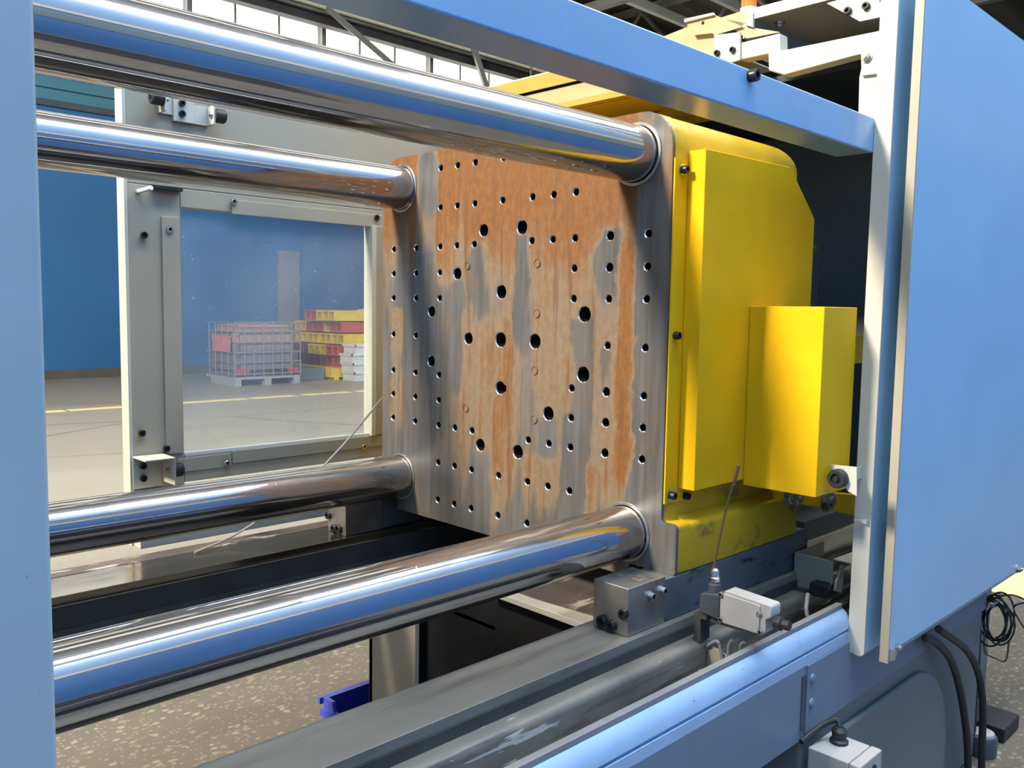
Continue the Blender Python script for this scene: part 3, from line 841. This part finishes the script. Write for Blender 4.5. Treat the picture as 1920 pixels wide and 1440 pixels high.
# shoes under the platen on the slideways
for sy, nm in ((-1, 'front'), (1, 'rear')):
    y0, y1 = sorted((sy * .552, sy * .47))
    obj('slide_shoe', B().box(-.033, .60, y0, y1, .7425, .8355), 'shoe_steel', pl, bevel=.003)
    y0, y1 = sorted((sy * .553, sy * .462))
    gb = obj('gib_block', B().box(-.160, -.034, y0, y1, .7425, .843), 'dull_steel', pl, bevel=.002)
    for (x, z) in ((-.085, .812), (-.045, .815)):
        cap_screw(gb, (x, sy * .553, z), (0, sy, 0), .0085, .009, .011, mats=('bright_steel', 'bore_black'))
    for (a, z, rr_) in ((.545, .790, .011), (.49, .760, .013), (.515, .757, .012)):
        cap_screw(gb, (-.160, sy * a, z), (-1, 0, 0), rr_, .010)

# tie bars
for i, (a, z, nm) in enumerate(BAR):
    bl = B()
    end = (-1.452, a + (.050, 0, .012, 0)[i], z + (.012, 0, -.006, 0)[i])
    bl.cyl((.044, a, z), end, R_BAR, 96)
    lab = {'upper front': 'polished steel tie bar entering the top corner of the rusted platen nearest the blue guard',
           'upper rear': 'polished steel tie bar at the top corner of the platen beside the rear guard door',
           'lower front': 'polished steel tie bar low at the front, just above the bright slideway',
           'lower rear': 'polished steel tie bar low at the rear, in front of the guard door window'}[nm]
    tag(obj('tie_bar', bl, 'chrome'), lab, 'tie bar', 'tie bars')

# ================================================================== YELLOW COVER ON THE PLATEN
cv = thing('platen_cover', 'yellow folded sheet cover with a box bulge, screwed to the platen side', 'cover', (.25, -.53, 1.0))
ZB, ZT2 = 1.014, 1.742
FY = -.560
obj('flange', B().box(.004, .07, -.517, -.5135, .985, 1.718), 'yellow_paint', cv)
obj('cover_panel', B().prism([(.050, ZB), (.520, ZB), (.539, 1.05), (.539, 1.634), (.408, 1.744), (.050, 1.738)], 'y', FY, FY + .0425), 'yellow_paint', cv, bevel=.002)
XB0, XB1 = .248, .408
FB = -.738
obj('cover_box', B().prism([(XB0, FB), (XB1, FB), (XB1, FY - .0006), (XB0, FY - .0006)], 'z', ZB - .012, 1.4145), 'yellow_paint', cv, bevel=.002)
for (px, py) in ((1280, 318), (1265, 629), (1257, 929)):
    q = P(px, py, 'y', -.518)
    cap_screw(cv, (q.x + .002, -.517, q.z), (0, -1, 0), .0085, .013, .0135 if py != 629 else 0)
q = P(1288, 930, 'y', -.518)
cap_screw(cv, (q.x, -.5125, q.z), (0, -1, 0), .008, .012)
# yellow arm with nuts behind
ya = thing('link_arm', 'yellow steel arm with two corroded nuts, low behind the yellow cover', 'arm', (.8, -.49, .87))
A = [P(1466, 917, 'y', -.585), P(1640, 930, 'y', -.585), P(1640, 975, 'y', -.585), P(1470, 938, 'y', -.585)]
obj('arm_plate', B().prism([(p.x, p.z) for p in A], 'y', -.585, -.556), 'yellow_paint', ya, bevel=.002)
for (px, py, r) in ((1478, 930, .020), (1490, 934, .016), (1550, 938, .026)):
    q = P(px, py, 'y', -.585)
    hex_bolt(ya, (q.x, -.585, q.z), (0, -1, 0), r, .012, r * 1.25, 'dull_steel')
q = P(1607, 628, 'y', -.50); q2 = P(1607, 682, 'y', -.50)
tag(obj('support_bar', B().box(.80, 1.25, -.50, -.46, q2.z, q.z), 'yellow_casting', bevel=.002), 'short yellow bar seen between the yellow cover and the cream post', 'bar')
# toggle housing and inner walls behind the platen
tg = thing('toggle_housing', 'dark toggle mechanism housing in shadow behind the yellow casting', 'housing', (1.0, 0, .74))
obj('crosshead', B().box(.86, 1.12, -.30, .34, .80, 1.62), 'dark_grey', tg, bevel=.03, seg=4)
obj('toggle_link', B().prism(rounded([(.54, 1.25, .03), (.95, 1.42, .03), (.95, 1.56, .03), (.54, 1.39, .03)]), 'y', -.30, -.22), 'dark_grey', tg)
obj('toggle_link', B().prism(rounded([(.54, 1.20, .03), (.95, 1.03, .03), (.95, .90, .03), (.54, 1.06, .03)]), 'y', -.30, -.22), 'dark_grey', tg)
obj('carriage', B().box(.80, 1.18, -.44, .44, .7425, .80), 'dark_grey', tg)
hs = thing('end_housing', 'dark blue grey end plate and inner walls enclosing the toggle space', 'housing', (1.4, 0, .74))
obj('end_plate', B().box(1.66, 1.95, -.60, .695, .74, 2.095), 'inner_blue_grey', hs, bevel=.02)
obj('end_pedestal', B().box(1.50, 2.0, -.60, .66, 0, .739), 'blue_grey_paint', hs, bevel=.01)
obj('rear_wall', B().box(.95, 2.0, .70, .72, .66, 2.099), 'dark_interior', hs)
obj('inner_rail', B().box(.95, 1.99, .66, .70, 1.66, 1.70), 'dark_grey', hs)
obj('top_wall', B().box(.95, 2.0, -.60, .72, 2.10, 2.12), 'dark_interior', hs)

# ================================================================== FRONT GUARD
bmth = thing('guard_beam', 'long blue horizontal guard beam across the top of the opening', 'beam', (-.4, -.70, 1.757))
obj('beam_tube', B().box(-1.285, .421, -.750, -.664, 1.757, 1.833), 'blue_beam', bmth, bevel=.004, seg=3)
q = P(1406, 143, 'y', -.75)
cap_screw(bmth, (q.x, -.75, q.z), (0, -1, 0), .011, .016)

lp = thing('guard_post', 'pale blue upright guard post at the left, close to the camera', 'post', (-1.34, -.76, 0))
obj('post_tube', B().box(-1.40, -1.2865, -.80, -.735, 0, 2.35), 'blue_post', lp, bevel=.004, seg=3)
obj('post_base', B().box(-1.42, -1.27, -.82, -.715, 0, .012), 'blue_post', lp)
q = P(58, 660, 'y', -.77)
rg = B()
ring = [(q.x - .002 + .0075 * math.cos(t), -.77, q.z + .0085 * math.sin(t)) for t in [2 * math.pi * k / 20 for k in range(21)]]
rg.tube(ring, .0026, 8, smooth=0)
tag(obj('cord_ring', rg, 'white_plastic'), 'small white plastic ring hooked on the right edge of the left post', 'ring')

po = thing('door_post', 'upright door post with cream edge and blue face at the right of the opening', 'post', (.45, -.77, .61))
obj('post_body', B().box(.426, .62, -.788, -.755, .617, 2.35), 'blue_paint', po, bevel=.003)
obj('post_edge', B().prism(rounded([(-.790, .610, .012), (-.750, .617, .012), (-.750, 2.35, 0), (-.790, 2.35, 0)], 4), 'x', .417, .4255), 'cream_paint', po, bevel=.0015)
# bumper on its bracket
bp_ = [P(1555, 871, 'x', .30), P(1606, 876, 'x', .30), P(1606, 930, 'x', .30), P(1590, 921, 'x', .30)]
obj('bumper_bracket', B().prism([(p.y, p.z) for p in bp_], 'x', .30, .304).box(.304, .4165, -.7635, -.7595, bp_[3].z + .01, bp_[0].z - .015), 'cream_paint', po)
q = P(1568, 898, 'x', .285)
obj('rubber_bumper', B().lathe([(.0, .0), (.021, 0), (.021, .014), (.019, .018), (.012, .018), (.011, .012), (.006, .012), (.005, .018), (0, .018)], (.2995, q.y, q.z), (-1, 0, 0), 28), 'black_rubber', po)
q = P(1600, 975, 'x', .405)
obj('bracket_tip', B().prism([(q.y, q.z), (q.y - .03, q.z + .006), (q.y - .03, q.z - .004)], 'x', .405, .411), 'cream_paint', po)

pn = thing('sliding_guard', 'large blue sliding guard panel filling the right side of the photo', 'guard panel', (1.2, -.82, .61))
obj('panel_sheet', B().box(.443, 2.05, -.836, -.831, .632, 2.135), 'blue_paint', pn)
obj('bottom_fold', B().prism([(-.836, .6315), (-.831, .6315), (-.812, .606), (-.817, .604)], 'x', .455, 2.05), 'blue_paint', pn)
obj('top_fold', B().box(.443, 2.05, -.830, -.805, 2.13, 2.135), 'blue_paint', pn)
obj('edge_strip', B().box(.436, .4425, -.837, -.817, .607, 2.135), 'grey_cream', pn, bevel=.0012)
q = P(1681, 1212, 'y', -.836)
tab = obj('corner_tab', B().prism(rounded([(.4435, .612, 0), (.475, .606, .006), (.490, .626, .006), (.4435, .640, 0)], 4), 'y', -.8385, -.8365), 'grey_cream', pn)
hex_bolt(pn, (q.x, -.8385, q.z), (0, -1, 0), .0075, .006)
q = P(1907, 1066, 'y', -.836)
hex_bolt(pn, (q.x, -.8362, q.z), (0, -1, 0), .011, .009, .014, 'dull_steel')

# ================================================================== TOP STRUCTURE
cc = thing('cross_cover', 'cream folded cross cover with painted yellow bounce light, spanning above the platen', 'cover', (.6, .1, 2.02))
X0 = .50
zt = P(943, 158, 'x', X0).z
obj('upper_strip', B().prism([(X0, zt - .044), (X0 + .004, zt - .044), (X0 + .004, zt), (X0, zt)], 'y', -.20, .78), 'cream_yellow_bounce', cc)
obj('upper_return', B().box(X0, .95, -.20, .78, zt, zt + .004), 'cream_paint', cc)
obj('middle_strip', B().box(X0 + .012, X0 + .016, -.20, .78, zt - .100, zt - .050), 'cream_pale_bounce', cc)
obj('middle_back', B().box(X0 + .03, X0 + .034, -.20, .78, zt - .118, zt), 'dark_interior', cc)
obj('lower_lip', B().box(X0, X0 + .016, -.20, .78, zt - .118, zt - .1005), 'cream_yellow_bounce', cc)
obj('lower_sheet', B().box(X0 + .0165, .95, -.20, .78, zt - .118, zt - .112), 'yellow_casting', cc)  # cream underside, coloured yellow for light bounced up from the platen
for yy in (.775,):
    obj('support_leg', B().box(.55, .60, yy - .03, yy, .74, zt - .12), 'grey_cream', cc)

# stepped cream bracketry above the beam
br = thing('top_bracket', 'cream stepped sheet brackets with black screws above the guard beam', 'bracket', (.45, -.45, 2.0))
def pz(pts, x):
    return [(P(a, c, 'x', x).y, P(a, c, 'x', x).z) for a, c in pts]
obj('long_arm', B().prism(pz([(1462, 62), (1463, 95), (1650, 57), (1650, 94), (1604, 104), (1470, 140), (1441, 132), (1440, 101), (1388, 112), (1388, 80)], .46), 'x', .46, .50), 'cream_paint', br, bevel=.003)
obj('screw_plate', B().prism(pz([(1339, 66), (1387, 60), (1387, 112), (1371, 117), (1339, 104)], .452), 'x', .452, .4595), 'cream_paint', br)
for (px, py) in ((1375, 94), (1346, 100)):
    q = P(px, py, 'x', .452)
    cap_screw(br, (.452, q.y, q.z), (-1, 0, 0), .0075, .009)
obj('upper_leaf', B().prism(pz([(1284, 40), (1338, 27), (1392, 50), (1340, 66), (1335, 62), (1300, 66)], .47), 'x', .47, .474), 'cream_pale_bounce', br)
obj('leaf_edge', B().prism(pz([(1284, 36), (1338, 24), (1340, 28), (1284, 42)], .465), 'x', .462, .4695), 'cream_paint', br)
q = P(1318, 43, 'x', .470)
obj('leaf_hole', B().lathe([(0, 0), (.0045, 0), (.0045, .0006), (0, .0006)], (.47, q.y, q.z), (-1, 0, 0), 12), 'bore_black', br)
obj('rear_leaf', B().prism(pz([(1240, 70), (1290, 50), (1340, 60), (1340, 110), (1320, 110), (1235, 90)], .485), 'x', .485, .489), 'cream_pale_bounce', br)
obj('step_plate', B().prism(pz([(1348, 34), (1400, 18), (1400, 50), (1462, 60), (1400, 72), (1376, 55), (1400, 44)], .478), 'x', .478, .482), 'cream_pale_bounce', br)
obj('corner_angle', B().prism(pz([(1400, 20), (1414, 26), (1414, 52), (1400, 48)], .476), 'x', .470, .4775), 'grey_paint', br)
obj('hanging_plate', B().prism(pz([(1600, 140), (1612, 84), (1650, 84), (1650, 236), (1598, 220)], .43), 'x', .4615, .4655), 'cream_paint', br)
pt = obj('bolt_tab', B().prism(pz([(1606, 92), (1650, 80), (1650, 133), (1607, 138)], .43), 'x', .452, .4612), 'cream_paint', br, bevel=.001)
q = P(1626, 108, 'x', .452)
hex_bolt(br, (.452, q.y, q.z), (-1, 0, 0), .009, .009, .0125, 'switch_grey')

tp = thing('top_sheet', 'grey sheet cover seen from below at the top right', 'cover', (.9, -.5, 2.2))
obj('sheet', B().box(.60, 1.5, -.745, -.305, 2.20, 2.204), 'grey_paint', tp)
obj('sheet_edge', B().box(.594, .60, -.745, -.305, 2.178, 2.206), 'cream_paint', tp)
obj('side_edge', B().box(.60, 1.5, -.305, -.300, 2.135, 2.206), 'grey_paint', tp)
q = P(1462, 42, 'z', 2.20)
hex_bolt(tp, (q.x, q.y, 2.20), (0, 0, -1), .012, .009, .016)
q = [P(a, c, 'x', .56) for a, c in ((1550, 6), (1640, -20), (1660, 30), (1612, 40), (1550, 4))]
hpz = obj('hanging_bracket', B().prism([(p.y, p.z) for p in q[:4]], 'x', .56, .566), 'cream_paint', tp)
for (px, py) in ((1591, 21), (1625, 12)):
    w = P(px, py, 'x', .56)
    cap_screw(tp, (.56, w.y, w.z), (-1, 0, 0), .009, .010)

bc = P(1404, 16, 'x', .70)
be = thing('beacon', 'orange warning beacon standing on the cream bracket at the top', 'beacon', (bc.x, bc.y, bc.z))
obj('beacon_base', B().cyl((bc.x, bc.y, bc.z - .03), (bc.x, bc.y, bc.z), .024, 24), 'cream_paint', be)
obj('beacon_lens', B().cyl((bc.x, bc.y, bc.z), (bc.x, bc.y, bc.z + .11), .021, 24), 'orange_lens', be, bevel=.003)
obj('beacon_shelf', B().box(bc.x - .05, bc.x + .09, bc.y - .05, bc.y + .05, bc.z - .034, bc.z - .03), 'cream_paint', be)

# ================================================================== REAR GUARD DOOR
rd = thing('rear_guard', 'grey cream rear guard door with a scratched clear window', 'guard door', (0, .76, .74))
YD = .75
wz0, wz1, wx0, wx1 = .977, 1.660, -.515, .135
obj('upper_panel', B().box(-.645, .44, YD, YD + .025, 1.712, 2.06), 'grey_cream', rd, bevel=.002)
obj('left_stile', B().box(-.640, -.500, YD, YD + .03, .745, 1.711), 'grey_cream', rd, bevel=.002)
obj('stile_edge', B().box(-.650, -.6405, YD - .004, YD + .045, .745, 2.06), 'cream_paint', rd, bevel=.001)
obj('cover_strip', B().box(-.553, -.505, YD - .006, YD - .0005, .985, 1.632), 'grey_cream', rd, bevel=.001)
obj('top_rail', B().box(-.499, .34, YD, YD + .03, 1.66, 1.711), 'grey_cream', rd, bevel=.002)
obj('top_strip', B().box(-.352, .175, YD - .006, YD - .0005, 1.655, 1.695), 'grey_cream', rd, bevel=.001)
obj('bottom_rail', B().box(-.499, .34, YD, YD + .03, .900, .975), 'grey_cream', rd, bevel=.002)
obj('bottom_strip', B().box(-.36, .20, YD - .006, YD - .0005, .938, .974), 'grey_cream', rd, bevel=.001)
obj('bottom_strip', B().box(-.52, -.362, YD - .004, YD - .0005, .930, .968), 'grey_cream', rd, bevel=.001)
obj('right_stile', B().box(.140, .185, YD - .01, YD + .03, .9755, 1.6595), 'grey_cream', rd, bevel=.002)
obj('stile_edge', B().box(.122, .1395, YD - .014, YD + .032, .9755, 1.6595), 'cream_paint', rd, bevel=.001)
obj('lower_beam', B().box(-.645, .95, .70, .745, .745, .895), 'cream_paint', rd, bevel=.003)
obj('window_sheet', B().box(wx0 + .016, .1215, YD + .010, YD + .015, .9755, 1.6595), 'guard_glass', rd)
obj('window_bead', B().box(wx0 + .016, .1215, YD + .001, YD + .009, .9755, .983), 'white_plastic', rd)
for (px, py) in ((270, 441), (318, 430), (438, 378), (706, 408), (266, 812), (312, 841), (425, 868), (682, 837)):
    q = P(px, py, 'y', YD - .006)
    if px in (318, 438, 425, 682):
        cap_screw(rd, (q.x, YD - .006, q.z), (0, -1, 0), .0075, .006, .0105, mats=('bright_steel', 'bore_black'))
    else:
        cap_screw(rd, (q.x, YD - .0045, q.z), (0, -1, 0), .0095, .007)
q0 = P(266, 358, 'y', .72); q1 = P(284, 352, 'y', .70)
obj('door_peg', B().cyl((q0.x, .75, q0.z), q1, .006, 12), 'white_plastic', rd)
q = P(300, 352, 'y', .735)
obj('latch_bar', B().box(q.x - .02, q.x + .06, .73, .749, q.z - .004, q.z + .004), 'black_oxide', rd)

# buffer brackets on the rear guard
ub = thing('buffer_bracket', 'folded bracket with two black rubber buffers, high on the rear guard', 'bracket', (-.50, .74, 1.93))
xa = [P(a, 200, 'y', .72).x for a in (283, 303, 330, 360, 370, 398, 410)]
zc = P(345, 195, 'y', .73).z - .012
ubb = B()
ubb.box(xa[2], xa[3] + .012, .735, .7495, zc - .035, zc + .030)
ubb.box(xa[1], xa[2], .742, .7495, zc - .02, zc + .03)
ubb.box(xa[1], xa[1] + .006, .70, .742, zc - .02, zc + .034)
ubb.box(xa[5] - .006, xa[5], .70, .742, zc - .034, zc + .016)
ubb.box(xa[3] + .012, xa[5], .742, .7495, zc - .034, zc + .016)
obj('bracket_sheet', ubb, 'cream_paint', ub, bevel=.001)
bufp = [(.0, 0), (.019, 0), (.019, .028), (.016, .032), (.010, .032), (.009, .027), (.004, .027), (.003, .032), (0, .032)]
obj('rubber_buffer', B().lathe(bufp, (xa[1], .712, zc + .012), (-1, 0, 0), 24), 'black_rubber', ub)
obj('rubber_buffer', B().lathe(bufp, (xa[5], .712, zc - .008), (1, 0, 0), 24), 'black_rubber', ub)
hex_bolt(ub, (xa[1] + .006, .712, zc + .012), (1, 0, 0), .009, .006, 0, 'dull_steel')
hex_bolt(ub, (xa[5] - .006, .712, zc - .008), (-1, 0, 0), .009, .006, 0, 'dull_steel')
for dz in (.014, -.014):
    cap_screw(ub, ((xa[2] + xa[3]) / 2, .735, zc + dz), (0, -1, 0), .009, .008)

lb = thing('buffer_angle', 'angle bracket with one dark rubber buffer, low on the rear guard', 'bracket', (-.61, .72, .93))
q = P(245, 856, 'y', .748); e = P(310, 867, 'y', .68)
lbz = q.z
obj('angle_sheet', B().box(q.x + .004, q.x + .085, .66, .748, lbz - .004, lbz).box(q.x + .081, q.x + .085, .66, .748, lbz - .075, lbz - .004).box(q.x + .004, q.x + .081, .744, .748, lbz - .09, lbz - .004), 'cream_paint', lb, bevel=.001)
obj('rubber_buffer', B().lathe(bufp, (q.x + .0855, .695, lbz - .04), (1, 0, 0), 24), 'black_rubber', lb)
hex_bolt(lb, (q.x + .081, .695, lbz - .04), (-1, 0, 0), .009, .006, 0, 'dull_steel')
for dz in (-.028, -.062):
    cap_screw(lb, (q.x + .03, .744, lbz + dz), (0, -1, 0), .0095, .007)

# ================================================================== SWITCHES, WIRES, SMALL DETAILS
ls = thing('limit_switch', 'light grey limit switch with a dark head and long whisker, beside the front slideway', 'switch', (.04, -.66, .75))
sw = rounded([(-.652, .757, .004), (-.652, .812, .006), (-.664, .828, .004), (-.768, .822, .006), (-.768, .798, .004), (-.757, .792, .003), (-.757, .766, .002), (-.748, .757, .002)], 3)
obj('switch_body', B().prism([(a, z) for a, z in sw], 'x', .020, .058), 'switch_grey', ls, bevel=.002)
obj('switch_lid', B().prism(rounded([(-.662, .760, .003), (-.662, .822, .003), (-.745, .818, .003), (-.745, .760, .003)], 3), 'x', .0155, .0198), 'switch_grey', ls, bevel=.001)
obj('switch_head', B().prism(rounded([(-.604, .768, .005), (-.604, .808, .006), (-.6515, .816, .004), (-.6515, .762, .004)], 3), 'x', .018, .056), 'dark_grey', ls, bevel=.002)
tz = .815
obj('turret', B().lathe([(0, 0), (.013, 0), (.013, .018), (.011, .020), (.011, .024), (0, .024)], (.036, -.628, tz - .003), (0, 0, 1), 20), 'dark_grey', ls)
obj('knob', B().lathe([(0, 0), (.011, 0), (.012, .008), (.010, .010), (.010, .014), (.009, .024), (.005, .028), (0, .028)], (.036, -.628, tz + .021), (0, 0, 1), 16), 'bright_steel', ls)
e = P(1385, 872, 'x', .03)
obj('whisker', B().tube([(.036, -.622, tz + .03), (.036, -.628, tz + .07), (.034, (-.628 + e.y) / 2 + .004, (tz + .07 + e.z) / 2), e], .0022, 8), 'wire_brown', ls)
obj('whisker_sleeve', B().tube([e, e + (Vector((.034, -.640, tz + .12)) - e) * .28], .0036, 8, smooth=0), 'wire_brown', ls)
for (a, z) in ((-.655, .818), (-.657, .765), (-.744, .800), (-.748, .764)):
    cap_screw(ls, (.0195, a, z), (-1, 0, 0), .0055, .005, mats=('dull_steel', 'bore_black'))
obj('bracket', B().box(.022, .058, -.606, -.590, .7005, .762).box(.022, .058, -.62, -.606, .752, .762).box(.022, .058, -.72, -.63, .752, .7565), 'bed_dark', ls)
obj('cable_gland', B().lathe([(0, 0), (.014, 0), (.014, .014), (.010, .016), (.010, .03), (0, .03)], (.04, -.768, .785), (0, -1, 0), 14), 'black_rubber', ls)

wl = P(365, 1036, 'z', .747); wm = P(470, 985, 'y', .62); wq = P(610, 870, 'y', .645); we = P(722, 740, 'y', .66)
tag(obj('feeler_wire', B().tube([wl, wm, wq, we], .0032, 8), 'wire_steel'), 'thin bent steel feeler wire rising behind the lower rear tie bar', 'wire')

s2 = thing('cable_bracket', 'cream sheet bracket holding a dark connector in shadow beside the cream post', 'bracket', (.6, -.6, .70))
c0 = P(1518, 1062, 'y', -.60)
obj('bracket_sheet', B().box(c0.x, c0.x + .004, -.66, -.56, .705, .79).box(c0.x + .004, c0.x + .16, -.56, -.556, .705, .79), 'grey_cream', s2)
obj('connector', B().box(c0.x - .03, c0.x + .05, -.66, -.615, .70, .735), 'black_rubber', s2, bevel=.006)
obj('lever', B().prism([(P(a, c, 'y', -.665).x, P(a, c, 'y', -.665).z) for a, c in ((1576, 1060), (1582, 1060), (1579, 1090), (1576, 1112), (1563, 1108), (1567, 1088))], 'y', -.668, -.662), 'bright_steel', s2, bevel=.001)
obj('lever_plate', B().prism([(P(a, c, 'z', .745).x, P(a, c, 'z', .745).y) for a, c in ((1562, 1050), (1600, 1036), (1640, 1045), (1610, 1062))], 'z', .745, .748), 'cream_paint', s2)
obj('conduit', B().tube([P(1515, 1112, 'y', -.64), P(1512, 1140, 'y', -.645), P(1516, 1158, 'y', -.65), P(1530, 1166, 'y', -.66)], .005, 8), 'switch_grey', s2)
obj('foot', B().box(c0.x - .02, c0.x + .16, -.605, -.56, .7005, .705), 'bed_dark', s2)

# thin cables draped over the trough plate, dark cables along the trough
for i, pts in enumerate(([(1325, 1212), (1345, 1202), (1352, 1225), (1357, 1258)], [(1372, 1200), (1366, 1214), (1366, 1238), (1371, 1256)], [(1395, 1204), (1388, 1212), (1392, 1232), (1399, 1248)])):
    tag(obj('thin_cable', B().tube([P(a, c, 'x', .044) for a, c in pts], .0036, 8), 'cable_grey'),
        ('thin grey cable bending over the trough plate below the limit switch, leftmost', 'thin grey cable bending over the trough plate below the limit switch, middle one', 'thin grey cable bending over the trough plate below the limit switch, rightmost')[i], 'cable')
for i, (y, z, w) in enumerate(((-.650, .616, .012), (-.683, .614, .010), (-.626, .613, .009))):
    pts = [(-1.2 + .1 * k, y, z + (.042, .03, .034)[i] * math.exp(-((k - 7.5 + i) / 2.2) ** 2)) for k in range(13)]
    tag(obj('trough_cable', B().tube(pts, w, 8), 'black_rubber'), ('thick black cable lying in the trough, middle of the three', 'black cable in the trough nearest the pale blue rail', 'thin black cable in the trough nearest the chipped grey ledge')[i], 'cable')

# grey switch box on the front of the base
zb = .462
bx = thing('junction_box', 'light grey junction box with a black cable gland, at the bottom right', 'box', (.35, -.80, .3))
q0 = P(1517, 1403, 'z', zb); q1 = P(1593, 1430, 'z', zb); q2 = P(1632, 1396, 'z', zb); q3 = P(1653, 1407, 'z', zb)
xs0, xs1 = (q0.x + q1.x) / 2, (q2.x + q3.x) / 2
yb0, yb1, yb2 = -.7645, (q1.y + q2.y) / 2, q3.y
obj('box_body', B().box(xs0, xs1, yb1, yb0, zb - .13, zb), 'switch_grey', bx, bevel=.003)
obj('box_lid', B().box(xs0 - .001, xs1 + .001, yb2, yb1 - .0015, zb - .132, zb + .001), 'switch_grey', bx, bevel=.004)
g = P(1573, 1392, 'z', zb)
obj('cable_gland', B().lathe([(0, 0), (.020, 0), (.020, .006), (.015, .010), (.017, .028), (.010, .036), (0, .036)], (g.x, g.y, zb), (0, 0, 1), 14), 'black_rubber', bx)
tag(obj('gland_cable', B().tube([(g.x, g.y, zb + .034), P(1568, 1350, 'y', g.y + .01), P(1545, 1358, 'y', -.775), P(1520, 1376, 'y', -.765), P(1502, 1391, 'y', -.76)], .006, 10), 'black_rubber'), 'black cable bending out of the junction box gland', 'cable')
q = P(1638, 1438, 'y', yb2)
cap_screw(bx, (q.x, yb2, q.z), (0, -1, 0), .006, .004)

# hoses, filter and box at the right end of the base
for i, pts in enumerate(([(1735, 1196), (1752, 1203), (1780, 1232), (1797, 1280), (1808, 1340), (1814, 1400), (1815, 1470)], [(1760, 1180), (1785, 1197), (1815, 1222), (1836, 1268), (1843, 1330), (1841, 1400), (1840, 1470)])):
    tag(obj('black_hose', B().tube([P(a, c, 'y', -.785 - .01 * i) for a, c in pts], .0105, 10), 'black_rubber'), ('left of two black hoses curving down the front of the base', 'right of two black hoses curving down past the base corner')[i], 'hose')
cn_ = P(1842, 1376, 'x', 1.44)
ft = thing('filter_canister', 'grey black filter canister at the lower right corner of the base', 'canister', (1.44, cn_.y, 0))
obj('canister_body', B().lathe([(0, 0), (.044, 0), (.044, cn_.z - .006), (.040, cn_.z), (0, cn_.z)], (1.44, cn_.y, 0), (0, 0, 1), 28), 'dark_grey', ft)
obj('canister_cap', B().lathe([(0, 0), (.036, 0), (.034, .008), (.015, .012), (0, .012)], (1.44, cn_.y, cn_.z), (0, 0, 1), 24), 'switch_grey', ft)
bq = P(1858, 1345, 'x', 1.62)
tag(obj('black_box', B().box(1.56, 1.72, bq.y - .06, bq.y + .07, 0, bq.z), 'black_rubber', bevel=.006), 'black box standing on the floor beside the filter canister', 'box')
tag(obj('warning_tag', B().box(1.3965, 1.3985, -.745, -.715, .245, .30), 'tote_label'), 'small pink and white tag on the right end of the base', 'tag')
# coiled cable
ck = P(1872, 1160, 'x', 1.47)
coil = B()
pts = []
for k in range(7 * 14 + 1):
    t = 2 * math.pi * k / 14
    w = k / 14
    r = .066 + .012 * math.sin(w * 2.3) + .006 * math.sin(t * 1.3)
    pts.append((1.43 + .004 * w + .012 * math.sin(t + w), ck.y + .6 * r * math.cos(t) + .008 * math.sin(w * 1.9), ck.z + r * math.sin(t) + .006 * math.cos(w * 3)))
coil.tube(pts, .0032, 6, smooth=2)
tag(obj('coiled_cable', coil, 'black_rubber'), 'coil of thin black cable hanging at the right end of the base', 'cable')
tag(obj('loose_wire', B().tube([P(1850, 1130, 'x', 1.44), P(1875, 1118, 'x', 1.46), P(1900, 1116, 'x', 1.5), P(1925, 1128, 'x', 1.5), P(1900, 1140, 'x', 1.5), P(1925, 1185, 'x', 1.5)], .003, 6), 'black_rubber'), 'loose black wire looping right from the coiled cable', 'wire')
tag(obj('hanging_wire', B().tube([P(1848, 1170, 'x', 1.44), P(1846, 1220, 'x', 1.44), P(1868, 1235, 'x', 1.46), P(1886, 1238, 'x', 1.46), P(1892, 1200, 'x', 1.46)], .003, 6), 'wire_brown'), 'brownish wire sagging below the coiled cable', 'wire')
hk = thing('cable_hook', 'steel hook carrying the coiled cable', 'hook', (1.41, ck.y, ck.z + .08))
obj('hook_rod', B().tube([(1.394, ck.y, ck.z + .06), (1.46, ck.y, ck.z + .06), (1.475, ck.y, ck.z + .08)], .005, 8), 'dull_steel', hk)
tag(obj('corner_conduit', B().tube([(1.412, -.73, .46), (1.412, -.735, .30), (1.412, -.735, 0)], .010, 8), 'black_rubber'), 'thin black conduit down the right corner of the base', 'conduit')

# blue crate on the floor under the bed
cz = .19
k0 = P(606, 1307, 'z', cz)
cr = thing('plastic_crate', 'blue plastic crate on the floor under the bed', 'crate', (k0.x + .2, k0.y - .08, 0))
x0, y1 = k0.x, k0.y
x1, y0 = x0 + .45, .47
t = .012
bl = B().box(x0, x1, y0, y1, 0, .01).box(x0, x1, y1 - t, y1, .01, cz).box(x0, x1, y0, y0 + t, .01, cz).box(x1 - t, x1, y0 + t, y1 - t, .01, cz)
obj('crate_body', bl, 'blue_plastic', cr, bevel=.002)
obj('end_wall', B().prism([(y0 + t, .01), (y1 - t, .01), (y1 - t, cz), (y1 - .05, cz), (y1 - .06, cz - .03), (y0 + .05, cz - .03), (y0 + .04, cz), (y0 + t, cz)], 'x', x0, x0 + t), 'blue_plastic', cr)
obj('crate_rim', B().box(x0 - .012, x1 + .012, y1, y1 + .012, cz - .02, cz).box(x0 - .012, x0, y0, y1, cz - .055, cz - .035), 'blue_plastic', cr)
